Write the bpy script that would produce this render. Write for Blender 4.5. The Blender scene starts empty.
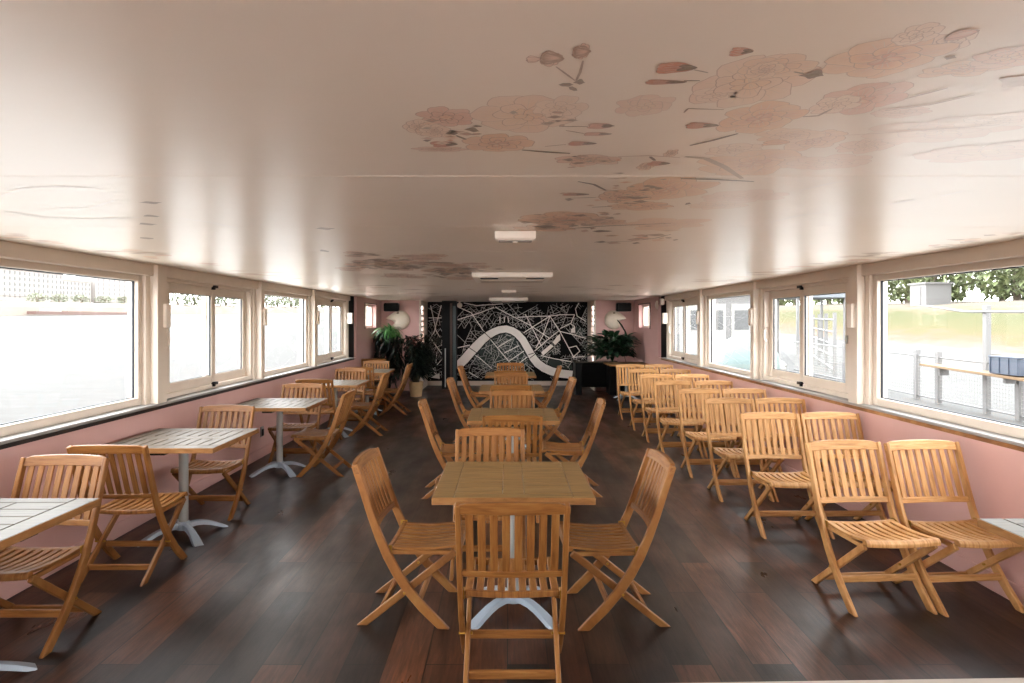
import bpy, bmesh, math, random
from mathutils import Vector, Matrix
R = math.radians
rng = random.Random(7)
scn = bpy.context.scene
COL = scn.collection
# ------------------------------------------------------------------ camera
F, CX, CY, H = 637.0, 507.5, 320.5, 1.6
cam_d = bpy.data.cameras.new('camera'); cam = bpy.data.objects.new('camera', cam_d); COL.objects.link(cam)
cam.location = (0, 0, H); cam.rotation_euler = (R(90), 0, 0)
cam_d.sensor_width = 36; cam_d.lens = F / 1024 * 36
cam_d.shift_x = (512 - CX) / 1024; cam_d.shift_y = -(341.5 - CY) / 1024
cam_d.clip_start = 0.05; cam_d.clip_end = 3000
scn.camera = cam
vs = scn.view_settings
scn.display_settings.display_device = 'sRGB'
vs.view_transform = 'Standard'; vs.look = 'None'; vs.gamma = 1; vs.use_curve_mapping = False
vs.exposure = 0.08
cy = scn.cycles
cy.use_denoising = True; cy.max_bounces = 10; cy.diffuse_bounces = 6; cy.glossy_bounces = 4
cy.transparent_max_bounces = 12; cy.sample_clamp_indirect = 8; cy.caustics_reflective = False; cy.caustics_refractive = False
CEIL = 2.06
XW = 2.88           # inner face of the side walls

def pt(x, y, Y):    # point of the picture at depth Y
    return Vector(((x - CX) * Y / F, Y, H - (y - CY) * Y / F))
def on_ceiling(x, y):
    Y = F * (CEIL - H) / (CY - y)
    return (x - CX) * Y / F, Y

# ------------------------------------------------------------------ materials
def srgb(r, g, b):
    f = lambda c: (c/255/12.92) if c/255 <= .04045 else ((c/255+.055)/1.055)**2.4
    return (f(r), f(g), f(b), 1)
MATS = {}
class N:
    """small node helper"""
    def __init__(s, name):
        s.m = bpy.data.materials.new(name); s.m.use_nodes = True
        s.t = s.m.node_tree; s.t.nodes.clear()
        s.out = s.n('ShaderNodeOutputMaterial'); MATS[name] = s.m
    def n(s, ty, **kw):
        o = s.t.nodes.new(ty)
        for k, v in kw.items(): setattr(o, k, v)
        return o
    def l(s, a, b): s.t.links.new(a, b)
    def val(s, sock, v): sock.default_value = v
    def bsdf(s, rough=.5, spec=.5, metal=0, coat=0):
        b = s.n('ShaderNodeBsdfPrincipled')
        b.inputs['Roughness'].default_value = rough
        b.inputs['Specular IOR Level'].default_value = spec
        b.inputs['Metallic'].default_value = metal
        b.inputs['Coat Weight'].default_value = coat
        s.l(b.outputs[0], s.out.inputs[0]); s.b = b
        return b
    def coord(s, scale=(1, 1, 1), kind='Object', rot=(0, 0, 0)):
        tc = s.n('ShaderNodeTexCoord'); mp = s.n('ShaderNodeMapping')
        mp.inputs['Scale'].default_value = scale; mp.inputs['Rotation'].default_value = rot
        s.l(tc.outputs[kind], mp.inputs[0]); return mp.outputs[0]
    def noise(s, vec, scale=5, detail=4, rough=.55, dist=0):
        n = s.n('ShaderNodeTexNoise'); s.l(vec, n.inputs['Vector'])
        n.inputs['Scale'].default_value = scale; n.inputs['Detail'].default_value = detail
        n.inputs['Roughness'].default_value = rough; n.inputs['Distortion'].default_value = dist
        return n.outputs['Fac']
    def ramp(s, fac, stops):
        r = s.n('ShaderNodeValToRGB'); e = r.color_ramp.elements
        while len(e) < len(stops): e.new(.5)
        for el, (p, c) in zip(e, stops): el.position = p; el.color = c
        s.l(fac, r.inputs[0]); return r.outputs[0]
    def mix(s, fac, a, b, mode='MIX'):
        m = s.n('ShaderNodeMix', data_type='RGBA', blend_type=mode)
        for sk, v in ((m.inputs[0], fac), (m.inputs[6], a), (m.inputs[7], b)):
            if isinstance(v, (tuple, float, int)): sk.default_value = v
            else: s.l(v, sk)
        return m.outputs[2]
    def bump(s, h, strength=.2, dist=.01):
        b = s.n('ShaderNodeBump'); b.inputs['Strength'].default_value = strength
        b.inputs['Distance'].default_value = dist
        s.l(h, b.inputs['Height']); s.l(b.outputs[0], s.b.inputs['Normal'])

def plain(name, col, rough=.5, metal=0, spec=.5, coat=0, vary=.06, sc=6):
    k = N(name); b = k.bsdf(rough, spec, metal, coat)
    f = k.noise(k.coord(), sc, 3)
    lo = tuple(c * (1 - vary) for c in col[:3]) + (1,); hi = tuple(min(1, c * (1 + vary)) for c in col[:3]) + (1,)
    k.l(k.ramp(f, [(.3, lo), (.7, hi)]), b.inputs['Base Color'])
    return k.m

def wood(name, dark, mid, light, scale, rough=.55, var=.35, coat=0, bump=.12, spec=.3):
    k = N(name); b = k.bsdf(rough, spec, 0, coat)
    v = k.coord(scale)
    oi = k.n('ShaderNodeObjectInfo')
    ad = k.n('ShaderNodeVectorMath', operation='ADD'); sc = k.n('ShaderNodeVectorMath', operation='SCALE')
    cb = k.n('ShaderNodeCombineXYZ'); k.l(oi.outputs['Random'], cb.inputs[0]); k.l(oi.outputs['Random'], cb.inputs[1]); k.l(oi.outputs['Random'], cb.inputs[2])
    k.l(cb.outputs[0], sc.inputs[0]); sc.inputs['Scale'].default_value = 40
    k.l(v, ad.inputs[0]); k.l(sc.outputs[0], ad.inputs[1])
    f = k.noise(ad.outputs[0], 1, 5, .6, .4)
    c = k.ramp(f, [(.28, dark), (.5, mid), (.75, light)])
    mr = k.n('ShaderNodeMapRange'); k.l(oi.outputs['Random'], mr.inputs[0]); mr.inputs[3].default_value = 1 - var; mr.inputs[4].default_value = 1 + var * .5
    hs = k.n('ShaderNodeHueSaturation'); k.l(c, hs.inputs['Color']); k.l(mr.outputs[0], hs.inputs['Value'])
    k.l(hs.outputs[0], b.inputs['Base Color'])
    k.bump(f, bump, .002)
    return k.m

TEAK = wood('teak', srgb(104, 61, 25), srgb(135, 87, 42), srgb(149, 106, 59), (60, 7, 5), .5, .2)
TEAKX = wood('teak_cross_grain', srgb(104, 61, 25), srgb(135, 87, 42), srgb(149, 106, 59), (5, 50, 60), .5, .15)
TEAKL = wood('lit_teak', srgb(148, 99, 54), srgb(190, 140, 86), srgb(211, 166, 115), (60, 7, 5), .5, .2)  # lit copy of the teak, for the right wall row
TEAKX_LIT = wood('lit_teak_cross_grain', srgb(148, 99, 54), srgb(190, 140, 86), srgb(211, 166, 115), (5, 50, 60), .5, .15)
TEAKTOP = wood('brown_teak_boards', srgb(105, 79, 45), srgb(134, 104, 63), srgb(150, 120, 78), (5, 60, 6), .45, .12)
GREYTOP_X = wood('grey_weathered_boards', srgb(73, 63, 52), srgb(83, 74, 62), srgb(92, 83, 71), (4, 60, 6), .45, .1, spec=.08)
GREYTOP_Y = wood('grey_weathered_cross_boards', srgb(86, 76, 64), srgb(98, 87, 75), srgb(109, 97, 85), (60, 4, 6), .45, .1, spec=.08)
EDGE = wood('teak_edge', srgb(108, 70, 33), srgb(140, 95, 52), srgb(156, 113, 67), (8, 8, 30), .5, .1)
BRASS = plain('brass', srgb(170, 130, 60), .35, 1)
STEEL = plain('brushed_steel', srgb(168, 168, 164), .42, .45)
ALU = plain('cast_aluminium', srgb(158, 169, 181), .45, .25)
WHITE = plain('white_frame', srgb(219, 206, 192), .4, vary=.03)
WHITEBOX = plain('white_plastic', srgb(250, 240, 229), .35, vary=.02)
LEDGE = plain('ledge_paint', srgb(150, 147, 145), .35, vary=.05)
BLACK = plain('black_plastic', srgb(12, 12, 14), .45, vary=.2, spec=.25)
BLACKPAINT = plain('black_paint', srgb(9, 10, 12), .55, vary=.2, spec=.15)
TEALST = plain('dark_teal_panel', srgb(22, 44, 46), .4, vary=.2)
BROWNST = plain('dark_brown_panel', srgb(60, 38, 26), .5, vary=.2)
SEAL = plain('rubber_seal', srgb(30, 34, 42), .6)
WOODSTRIP = wood('sill_strip_wood', srgb(86, 52, 26), srgb(140, 92, 50), srgb(190, 140, 88), (4, 3, 4), .5, .05)
DARKSTRIP = wood('sill_strip_dark_wood', srgb(20, 16, 18), srgb(34, 26, 26), srgb(52, 38, 34), (4, 3, 4), .4, .05)
POT = plain('cream_pot', srgb(206, 172, 128), .6)
SOIL = plain('soil', srgb(40, 28, 20), .9, vary=.3, sc=40)
STEM = plain('stem', srgb(60, 52, 30), .7)
ORN = plain('white_plaster', srgb(223, 210, 193), .55, vary=.08)
ORNDK = plain('ornament_eye', srgb(96, 70, 48), .6)

def pinkwall():
    k = N('pink_wall_paint'); b = k.bsdf(.42, .4)
    f = k.noise(k.coord((1, 1, 1)), 3, 4)
    k.l(k.ramp(f, [(.3, srgb(201, 160, 154)), (.7, srgb(207, 166, 161))]), b.inputs['Base Color'])
    k.bump(k.noise(k.coord(), 60, 3), .05, .002)
    return k.m
PINK = pinkwall()

def ceilmat(name, attr=False):
    k = N(name); b = k.bsdf(.3, .24)
    base = k.ramp(k.noise(k.coord(), 1.5, 3), [(.3, srgb(241, 227, 210)), (.7, srgb(245, 231, 216))])
    if attr:
        a = k.n('ShaderNodeVertexColor', layer_name='Paint')
        # brushy break-up of the painted petals
        v = k.noise(k.coord((14, 14, 14)), 6, 5)
        fac = k.n('ShaderNodeMath', operation='MULTIPLY'); k.l(a.outputs['Alpha'], fac.inputs[0])
        rr = k.ramp(v, [(.2, (.72, .72, .72, 1)), (.8, (1, 1, 1, 1))]); k.l(rr, fac.inputs[1])
        base = k.mix(fac.outputs[0], base, a.outputs['Color'])
    k.l(base, b.inputs['Base Color'])
    k.bump(k.noise(k.coord((1.2, 5, 1)), 2.2, 3), .10, .012)
    return k.m
CEILM = ceilmat('glossy_ceiling_paint')
PAINTM = ceilmat('painted_blossoms', True)

def floormat():
    k = N('dark_plank_floor'); b = k.bsdf(.3, .28)
    tc = k.n('ShaderNodeTexCoord')
    mp = k.n('ShaderNodeMapping'); mp.inputs['Rotation'].default_value = (0, 0, R(90)); k.l(tc.outputs['Object'], mp.inputs[0])
    br = k.n('ShaderNodeTexBrick'); k.l(mp.outputs[0], br.inputs['Vector'])
    br.offset = .37; br.inputs['Scale'].default_value = 1
    br.inputs['Brick Width'].default_value = 1.25; br.inputs['Row Height'].default_value = .19
    br.inputs['Mortar Size'].default_value = .0035; br.inputs['Mortar Smooth'].default_value = .2; br.inputs['Bias'].default_value = 0
    br.inputs['Color1'].default_value = (0, 0, 0, 1); br.inputs['Color2'].default_value = (1, 1, 1, 1); br.inputs['Mortar'].default_value = (.5, .5, .5, 1)
    pl = k.ramp(br.outputs['Color'], [(.0, srgb(22, 16, 14)), (.3, srgb(37, 26, 22)), (.55, srgb(55, 38, 29)), (.8, srgb(85, 53, 38)), (1, srgb(32, 23, 19))])
    g = k.noise(k.coord((26, 2.2, 1)), 1.6, 8, .7, .8)
    g2 = k.noise(k.coord((2.2, .8, 1)), 1.6, 4)
    gr = k.ramp(g, [(.3, (.35, .34, .34, 1)), (.52, (1, 1, 1, 1)), (.72, (1.7, 1.55, 1.4, 1))])
    c = k.mix(1.0, pl, gr, 'MULTIPLY')
    c = k.mix(.85, c, k.ramp(g2, [(.32, (.42, .42, .46, 1)), (.68, (1.35, 1.25, 1.15, 1))]), 'MULTIPLY')
    c = k.mix(br.outputs['Fac'], c, srgb(10, 8, 8))
    k.l(c, b.inputs['Base Color'])
    rg = k.ramp(g2, [(.3, (.46, .46, .46, 1)), (.7, (.27, .27, .27, 1))]); k.l(rg, b.inputs['Roughness'])
    k.bump(g, .25, .003)
    return k.m
FLOORM = floormat()

def glassmat():
    k = N('window_glass')
    tr = k.n('ShaderNodeBsdfTransparent'); tr.inputs[0].default_value = (.97, .98, .98, 1)
    gl = k.n('ShaderNodeBsdfGlossy'); gl.inputs['Roughness'].default_value = .02
    lw = k.n('ShaderNodeLayerWeight'); lw.inputs[0].default_value = .5
    pw = k.n('ShaderNodeMath', operation='POWER'); k.l(lw.outputs['Facing'], pw.inputs[0]); pw.inputs[1].default_value = 5
    fr = k.n('ShaderNodeMath', operation='MULTIPLY_ADD'); k.l(pw.outputs[0], fr.inputs[0]); fr.inputs[1].default_value = .3; fr.inputs[2].default_value = .025
    mx = k.n('ShaderNodeMixShader'); k.l(fr.outputs[0], mx.inputs[0]); k.l(tr.outputs[0], mx.inputs[1]); k.l(gl.outputs[0], mx.inputs[2])
    k.l(mx.outputs[0], k.out.inputs[0]); return k.m
GLASS = glassmat()

def watermat():
    k = N('river_water'); b = k.bsdf(.6, .02)
    f = k.noise(k.coord((.25, .6, 1)), 2.0, 5, .65)
    k.l(k.ramp(f, [(.3, (.0385, .0355, .033, 1)), (.7, (.046, .0425, .0395, 1))]), b.inputs['Base Color'])
    k.bump(f, .4, .15); return k.m
WATER = watermat()

def leafmat(name, c1, c2):
    k = N(name); b = k.bsdf(.38, .5)
    k.l(k.ramp(k.noise(k.coord(), 7, 3), [(.3, c1), (.7, c2)]), b.inputs['Base Color']); return k.m
LEAF_DK = leafmat('dark_leaf', srgb(5, 13, 9), srgb(16, 29, 19))
LEAF_GR = leafmat('bright_leaf', srgb(40, 92, 44), srgb(92, 150, 78))
LEAF_LILY = leafmat('lily_leaf', srgb(9, 33, 20), srgb(33, 68, 41))
LEAF_RED = leafmat('reddish_leaf', srgb(60, 22, 26), srgb(110, 48, 46))

# ------------------------------------------------------------------ mesh helpers
class MB:
    def __init__(s): s.v = []; s.f = []; s.c = []
    def add(s, vs_, fs):
        b = len(s.v); s.v += [tuple(v) for v in vs_]; s.f += [tuple(b + i for i in f) for f in fs]; return s
    def box(s, x0, x1, y0, y1, z0, z1, M=None):
        vv = [Vector(p) for p in ((x0,y0,z0),(x1,y0,z0),(x1,y1,z0),(x0,y1,z0),(x0,y0,z1),(x1,y0,z1),(x1,y1,z1),(x0,y1,z1))]
        if M is not None: vv = [M @ v for v in vv]
        return s.add(vv, [(3,2,1,0),(4,5,6,7),(0,1,5,4),(1,2,6,5),(2,3,7,6),(3,0,4,7)])
    def loft(s, rings, closed=True):
        """rings: list of equal-length vertex loops; caps both ends"""
        n = len(rings[0]); vv = [p for r in rings for p in r]; ff = []
        for i in range(len(rings) - 1):
            for j in range(n):
                a = i*n + j; b_ = i*n + (j+1) % n
                ff.append((a, b_, b_ + n, a + n))
        if closed:
            ff.append(tuple(range(n-1, -1, -1))); ff.append(tuple(range((len(rings)-1)*n, len(rings)*n)))
        return s.add(vv, ff)
    def lathe(s, prof, n=24, c=(0, 0, 0)):
        rings = [[(c[0] + r*math.cos(2*math.pi*j/n), c[1] + r*math.sin(2*math.pi*j/n), c[2] + z) for j in range(n)] for r, z in prof]
        return s.loft(rings)
    def tube(s, pts, r, n=8):
        rings = []
        for i, p in enumerate(pts):
            p = Vector(p); a = Vector(pts[max(0, i-1)]); b_ = Vector(pts[min(len(pts)-1, i+1)])
            d = (b_ - a).normalized(); up = Vector((0, 0, 1)) if abs(d.z) < .9 else Vector((1, 0, 0))
            e1 = d.cross(up).normalized(); e2 = d.cross(e1)
            rr = r[i] if isinstance(r, (list, tuple)) else r
            rings.append([p + e1*rr*math.cos(2*math.pi*j/n) + e2*rr*math.sin(2*math.pi*j/n) for j in range(n)])
        return s.loft(rings)
    def mesh(s, name, m, bevel=0, smooth=False):
        me = bpy.data.meshes.new(name); me.from_pydata(s.v, [], s.f); me.update()
        bm = bmesh.new(); bm.from_mesh(me)
        bmesh.ops.recalc_face_normals(bm, faces=bm.faces)
        if bevel:
            es = [e for e in bm.edges if len(e.link_faces) == 2 and e.calc_face_angle(0) > R(35)]
            bmesh.ops.bevel(bm, geom=es, offset=bevel, segments=1, affect='EDGES', clamp_overlap=True)
        bm.to_mesh(me); bm.free()
        if smooth:
            for p in me.polygons: p.use_smooth = True
            try: me.set_sharp_from_angle(angle=R(40))
            except Exception: pass
        me.materials.append(m)
        return me
    def build(s, name, m, parent=None, bevel=0, smooth=False):
        o = bpy.data.objects.new(name, s.mesh(name, m, bevel, smooth)); COL.objects.link(o)
        if parent is not None: o.parent = parent
        return o
def tag(o, label, cat, group=None, kind=None):
    o['label'] = label; o['category'] = cat
    if group: o['group'] = group
    if kind: o['kind'] = kind
    return o
def struct(o, label=None):
    o['kind'] = 'structure'
    if label: o['label'] = label
    return o
def thing(name, loc, rz=0, label=None, cat=None, group=None):
    o = bpy.data.objects.new(name, None); COL.objects.link(o); o.empty_display_size = .1
    o.location = loc; o.rotation_euler = (0, 0, rz)
    if label: tag(o, label, cat, group)
    return o
def dup(root, loc, rz, label, group=None, scale=None):
    r = root.copy(); COL.objects.link(r); r.location = loc; r.rotation_euler = (0, 0, rz)
    r['label'] = label
    if group: r['group'] = group
    if scale: r.scale = scale
    for ch in list(root.children):
        c = ch.copy(); COL.objects.link(c); c.parent = r
        for g in list(ch.children):
            d = g.copy(); COL.objects.link(d); d.parent = c
    return r

# ------------------------------------------------------------------ room shell
Y0, YP, YF = -3.3, 14.5, 15.7         # open end behind us, piers, mural wall
XR = 1.97                            # half width of the recess
struct(MB().box(-XW-.2, XW+.2, Y0, YF+.1, -.06, 0).build('floor', FLOORM), 'dark brown plank floor')
ceil = struct(MB().box(-XW-.25, XW+.25, Y0, YF+.1, CEIL, CEIL+.06).build('ceiling', CEILM), 'glossy cream ceiling painted with blossoms')
for i, y in enumerate((2.03, 3.13, 4.25, 6.4, 8.6, 10.8)):
    w = .004 if i == 0 else .002
    MB().box(-XW, XW, y-w, y+w, CEIL-(.0009 if i == 0 else .0004), CEIL+.01).build('seam_strip', CEILM, ceil)
WIN = [(-3.2, -1.2, 'fixed'), (-1.12, .88, 'fixed'), (.98, 2.98, 'fixed'), (3.1, 5.16, 'fixed'), (5.46, 7.36, 'slide'), (7.58, 9.42, 'fixed'), (9.72, 11.66, 'slide')]
BAND_END, WALL_ON = 11.76, 12.15
wn = 0
for s, side in ((-1, 'left'), (1, 'right')):
    X = lambda a, b: (min(s*a, s*b), max(s*a, s*b))
    b = MB(); x0, x1 = X(XW, XW+.2)
    b.box(x0, x1, Y0, WALL_ON, 0, .895)                               # below the windows
    b.box(x0, x1, WALL_ON, 12.88, 0, CEIL); b.box(x0, x1, 13.96, YP, 0, CEIL)   # beside the small window
    b.box(x0, x1, 12.88, 13.96, 0, 1.45); b.box(x0, x1, 12.88, 13.96, 1.94, CEIL)
    wl = struct(b.build('wall_' + side, PINK), 'pink painted %s side wall' % side)
    # black gap where the window band stops
    g = MB(); g.box(*X(XW+.05, XW+.2), BAND_END, WALL_ON, .895, CEIL); struct(g.build('trim_black_' + side, BLACKPAINT), 'black recess at the end of the window band')
    # header over the windows, rails and posts: one continuous white frame
    h = MB(); h.box(*X(XW+.02, XW+.2), Y0, BAND_END, 1.965, CEIL); h.box(*X(XW+.09, XW+.2), Y0, BAND_END, .91, .94)
    edges = [Y0] + [v for w in WIN for v in w[:2]] + [BAND_END]
    for i in range(0, len(edges), 2):
        a, c = edges[i], edges[i+1]
        h.box(*X(XW+.05, XW+.2), a, c, .91, 1.97)
        if .2 < c - a < .5 and i: h.box(*X(XW-.015, XW+.07), a+.06, min(c-.06, a+.2), .915, CEIL)
    struct(h.build('trim_window_band_' + side, WHITE, bevel=.004), 'white header and posts of the %s windows' % side)
    l = MB(); l.box(*X(XW-.02, XW+.14), Y0, BAND_END+.05, .897, .917); struct(l.build('trim_ledge_' + side, LEDGE, bevel=.003), 'pale window ledge')
    st = MB(); st.box(*X(XW-.026, XW+.03), Y0, BAND_END+.1, .872, .897); struct(st.build('trim_strip_' + side, WOODSTRIP if s > 0 else DARKSTRIP), 'wooden strip under the window ledge')
    bb = MB(); bb.box(*X(XW-.012, XW), Y0, YP, 0, .11); struct(bb.build('baseboard_' + side, PINK, bevel=.003), 'pink baseboard')
    # windows
    for (a, c, kind) in WIN:
        wn += 1
        w = struct(thing('window_%d' % wn, (0, 0, 0)), 'white framed %s window in the %s wall' % ('sliding' if kind == 'slide' else 'fixed', side))
        def frame(y0, y1, z0, z1, xi, t, tw, name, m=WHITE):
            f = MB(); xa = X(xi, xi+tw)
            f.box(*xa, y0, y0+t, z0, z1); f.box(*xa, y1-t, y1, z0, z1)
            f.box(*xa, y0+t, y1-t, z0, z0+t); f.box(*xa, y0+t, y1-t, z1-t, z1)
            return f.build(name, m, w, bevel=.004)
        z0, z1 = .925, 1.972
        if kind == 'fixed':
            frame(a, c, z0, z1, XW+.08, .055, .07, 'window_frame')
            frame(a+.05, c-.05, z0+.05, z1-.05, XW+.11, .012, .02, 'seal', SEAL)
            MB().box(*X(XW+.118, XW+.124), a+.055, c-.055, z0+.055, z1-.055).build('pane', GLASS, w)
        else:
            frame(a, c, z0, z1, XW+.07, .04, .11, 'window_frame')
            mid = (a+c)/2
            for (p, q, xi) in ((a+.04, mid+.045, XW+.08), (mid-.045, c-.04, XW+.128)):
                sh = frame(p, q, z0+.04, z1-.04, xi, .085, .045, 'sash')
                for nm_, mm in (('seal', SEAL),):
                    f = MB(); xa = X(xi+.01, xi+.026); t = .008; y0, y1, zz0, zz1 = p+.083, q-.083, z0+.123, z1-.123
                    f.box(*xa, y0, y0+t, zz0, zz1); f.box(*xa, y1-t, y1, zz0, zz1); f.box(*xa, y0, y1, zz0, zz0+t); f.box(*xa, y0, y1, zz1-t, zz1)
                    f.build(nm_, mm, sh)
                MB().box(*X(xi+.014, xi+.02), p+.083, q-.083, z0+.123, z1-.123).build('pane', GLASS, sh)
            for z in (z1-.035, z0+.045):
                f = MB(); f.box(*X(XW+.045, XW+.08), mid-.03, mid+.035, z-.012, z+.014); f.box(*X(XW+.047, XW+.08), mid-.045, mid-.02, z-.03, z+.004)
                f.build('latch', BLACK, w, bevel=.002)
            hy = c-.07 if s > 0 else a+.07
            MB().tube([(s*(XW+.085), hy, 1.36), (s*(XW+.062), hy, 1.39), (s*(XW+.06), hy, 1.44), (s*(XW+.062), hy, 1.49), (s*(XW+.085), hy, 1.52)], .012).build('handle', WHITEBOX, w, smooth=True)
            if s > 0:
                MB().box(*X(XW+.055, XW+.084), a+.06, a+.085, 1.40, 1.47).build('catch', STEEL, w, bevel=.003)
    # small window in the end bay
    wn += 1
    w = struct(thing('window_%d' % wn, (0, 0, 0)), 'small square window in the %s wall near the end' % side)
    f = MB(); xa = X(XW+.09, XW+.14)
    f.box(*xa, 12.88, 12.92, 1.45, 1.94); f.box(*xa, 13.92, 13.96, 1.45, 1.94); f.box(*xa, 12.92, 13.92, 1.45, 1.49); f.box(*xa, 12.92, 13.92, 1.9, 1.94)
    f.box(*xa, 13.40, 13.44, 1.49, 1.9)
    f.build('window_frame', WHITE, w, bevel=.003)
    MB().box(*X(XW+.11, XW+.115), 12.92, 13.92, 1.49, 1.9).build('pane', GLASS, w)
    f = MB(); f.box(*X(XW-.01, XW+.004), 12.84, 12.88, 1.43, 1.96); f.box(*X(XW-.01, XW+.004), 12.84, 14.0, 1.94, 1.965)
    f.build('dark_trim', BROWNST, w)
    # pier and recess wall
    p = MB(); p.box(*X(XR+.04, XW+.2), YP, YP+.1, 0, CEIL); struct(p.build('wall_pier_' + side, PINK), 'pink end wall beside the %s of the mural' % side)
    p = MB(); xs = X(XR, XR+.04)
    p.box(*xs, YP-.012, YP+.08, 0, CEIL); p.box(*xs, YP+.5, YF, 0, CEIL); p.box(*xs, YP+.08, YP+.5, 0, .35); p.box(*xs, YP+.08, YP+.5, 1.93, CEIL)
    z = .44
    while z < 1.92: p.box(*xs, YP+.08, YP+.5, z, z+.035); z += .125
    struct(p.build('trim_recess_' + side, WHITE), 'white side of the mural recess with a column of open slots')
m = MB(); m.box(-XW-.2, XW+.2, Y0-.12, Y0, 0, .9); m.box(-XW-.2, XW+.2, Y0-.12, Y0, 1.97, CEIL)
for x in (-XW, -1, 1, XW): m.box(x-.06, x+.06, Y0-.12, Y0, .9, 1.97)
struct(m.build('wall_rear', PINK), 'pink wall with wide open windows behind the viewer')
struct(MB().box(-XR, XR, YF, YF+.1, 0, CEIL).build('wall_back', BLACKPAINT), 'black end wall behind the mural')
struct(MB().box(-XR, XR, YF-.03, YF, 0, .11).build('baseboard_back', WHITE), 'white baseboard under the mural')

# ------------------------------------------------------------------ teak folding chair
CU = .28
HW = .2375
def prof_strip(mb, path, wid, x0, x1, cut=None):
    """in-plane strip of varying width along a (u,z) path, thick in x"""
    L, Rr = [], []
    for i, (u, z) in enumerate(path):
        a = path[max(0, i-1)]; b = path[min(len(path)-1, i+1)]
        d = Vector((b[0]-a[0], b[1]-a[1])).normalized(); n = Vector((-d.y, d.x)); w = wid[i]/2
        L.append([u+n.x*w, z+n.y*w]); Rr.append([u-n.x*w, z-n.y*w])
    if cut is not None:      # foot sawn flat on the floor
        for side in (L, Rr):
            (u1, z1), (u2, z2) = side[-2], side[-1]
            t = (cut - z1)/(z2 - z1); side[-1] = [u1+(u2-u1)*t, cut]
    rings = []
    for l, r in zip(L, Rr):
        rings.append([(x0, CU-l[0], l[1]), (x0, CU-r[0], r[1]), (x1, CU-r[0], r[1]), (x1, CU-l[0], l[1])])
    mb.loft(rings)
POST = [(.012, .845), (.055, .72), (.098, .59), (.140, .475), (.185, .375), (.235, .285), (.295, .197), (.370, .108), (.435, .045), (.475, .005)]
PW = [.034, .037, .04, .043, .048, .05, .05, .048, .046, .044]
def post_u(z):
    for (a, b) in zip(POST, POST[1:]):
        if b[1] <= z <= a[1]: return a[0] + (b[0]-a[0])*(a[1]-z)/(a[1]-b[1])
    return POST[0][0]
def make_chair():
    t = thing('folding_chair', (0, 0, 0))
    for sx in (-1, 1):
        m = MB(); prof_strip(m, POST, PW, *sorted((sx*HW, sx*(HW-.024))), cut=0); m.build('leg', TEAK, t, .004)
    for sx in (-1, 1):
        m = MB(); prof_strip(m, [(.535, .392), (.30, .205), (.052, .006)], [.038, .038, .036], *sorted((sx*(HW-.028), sx*(HW-.05))), cut=0); m.build('leg', TEAK, t, .004)
    # backrest: bowed top rail, lower rail, eight slats
    m = MB(); bow = lambda x: -.020*(1-(x/HW)**2)
    def rail(z0, z1, th, hx, n=10, crown=0):
        rings = []
        for i in range(n+1):
            x = -hx + 2*hx*i/n; q = 1-(x/hx)**2
            za, zb = z0 + crown*.3*q, z1 + crown*q
            if crown and i in (0, n): zb -= .012
            ua, ub = post_u(za)+bow(x), post_u(min(zb, .84))+bow(x) - (.004 if zb > .84 else 0)
            rings.append([(x, CU-(ua-th/2), za), (x, CU-(ua+th/2), za), (x, CU-(ub+th/2), zb), (x, CU-(ub-th/2), zb)])
        m.loft(rings)
    rail(.80, .848, .026, HW+.002, crown=.010); m.build('top_rail', TEAKX, t, .003)
    m = MB(); rail(.505, .535, .022, HW-.022); m.build('lower_rail', TEAKX, t, .003); m = MB()
    n = 8; sw = .0335; gap = (2*(HW-.024) - n*sw)/(n+1)
    for i in range(n):
        x0 = -(HW-.024) + gap + i*(sw+gap); xm = x0+sw/2; rr = []
        for z in (.525, .60, .70, .806):
            u = post_u(z)+bow(xm); rr.append([(x0, CU-(u-.006), z), (x0, CU-(u+.006), z), (x0+sw, CU-(u+.006), z), (x0+sw, CU-(u-.006), z)])
        m.loft(rr)
    m.build('backrest', TEAK, t, .003)
    # seat: dished slats between a rear and a front rail
    m = MB(); n = 9; sw = .034; hw = HW-.03; gap = (2*hw - n*sw)/(n-1)
    zs = lambda u: .418 - .012*math.sin((u-.19)/.36*math.pi) + .014*(u-.19)/.36
    dish = lambda x: -.010*(1-(x/hw)**2)
    for i in range(n):
        x0 = -hw + i*(sw+gap); xm = x0+sw/2; rr = []
        for u in (.205, .27, .34, .41, .48, .535):
            z = zs(u)+dish(xm); rr.append([(x0, CU-u, z-.013), (x0+sw, CU-u, z-.013), (x0+sw, CU-u, z), (x0, CU-u, z)])
        m.loft(rr)
    for (u0, u1, th) in ((.178, .208, .026), (.528, .568, .028)):
        rr = []
        for i in range(9):
            x = -hw + 2*hw*i/8; z = zs(u0)+dish(x)+.001; zf = z - (.010 if u1 > .5 else 0)
            rr.append([(x, CU-u0, z-th), (x, CU-u1, zf-th+.004), (x, CU-u1, zf-.004), (x, CU-(u1-.012), z), (x, CU-u0, z)])
        m.loft(rr)
    for sx in (-1, 1): m.box(*sorted((sx*hw, sx*(hw-.02))), CU-.535, CU-.2, .375, .398)
    m.build('seat', TEAK, t, .003)
    m = MB(); m.box(-(HW-.02), HW-.02, CU-.362, CU-.342, .125, .162); m.build('stretcher', TEAKX, t, .004)
    m = MB(); m.box(-(HW-.045), HW-.045, CU-.152, CU-.13, .055, .09); m.build('stretcher', TEAKX, t, .004)
    for sx in (-1, 1):
        m = MB(); m.box(*sorted((sx*(HW-.03), sx*(HW-.022))), CU-.205, CU-.165, .385, .425); m.build('hinge', BRASS, t, .002)
        m = MB(); m.tube([(sx*(HW-.06), CU-.275, .186), (sx*(HW+.003), CU-.275, .186)], .007, 10); m.build('pivot_bolt', BRASS, t)
    return t
chair0 = make_chair(); chair_used = [False]
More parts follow.
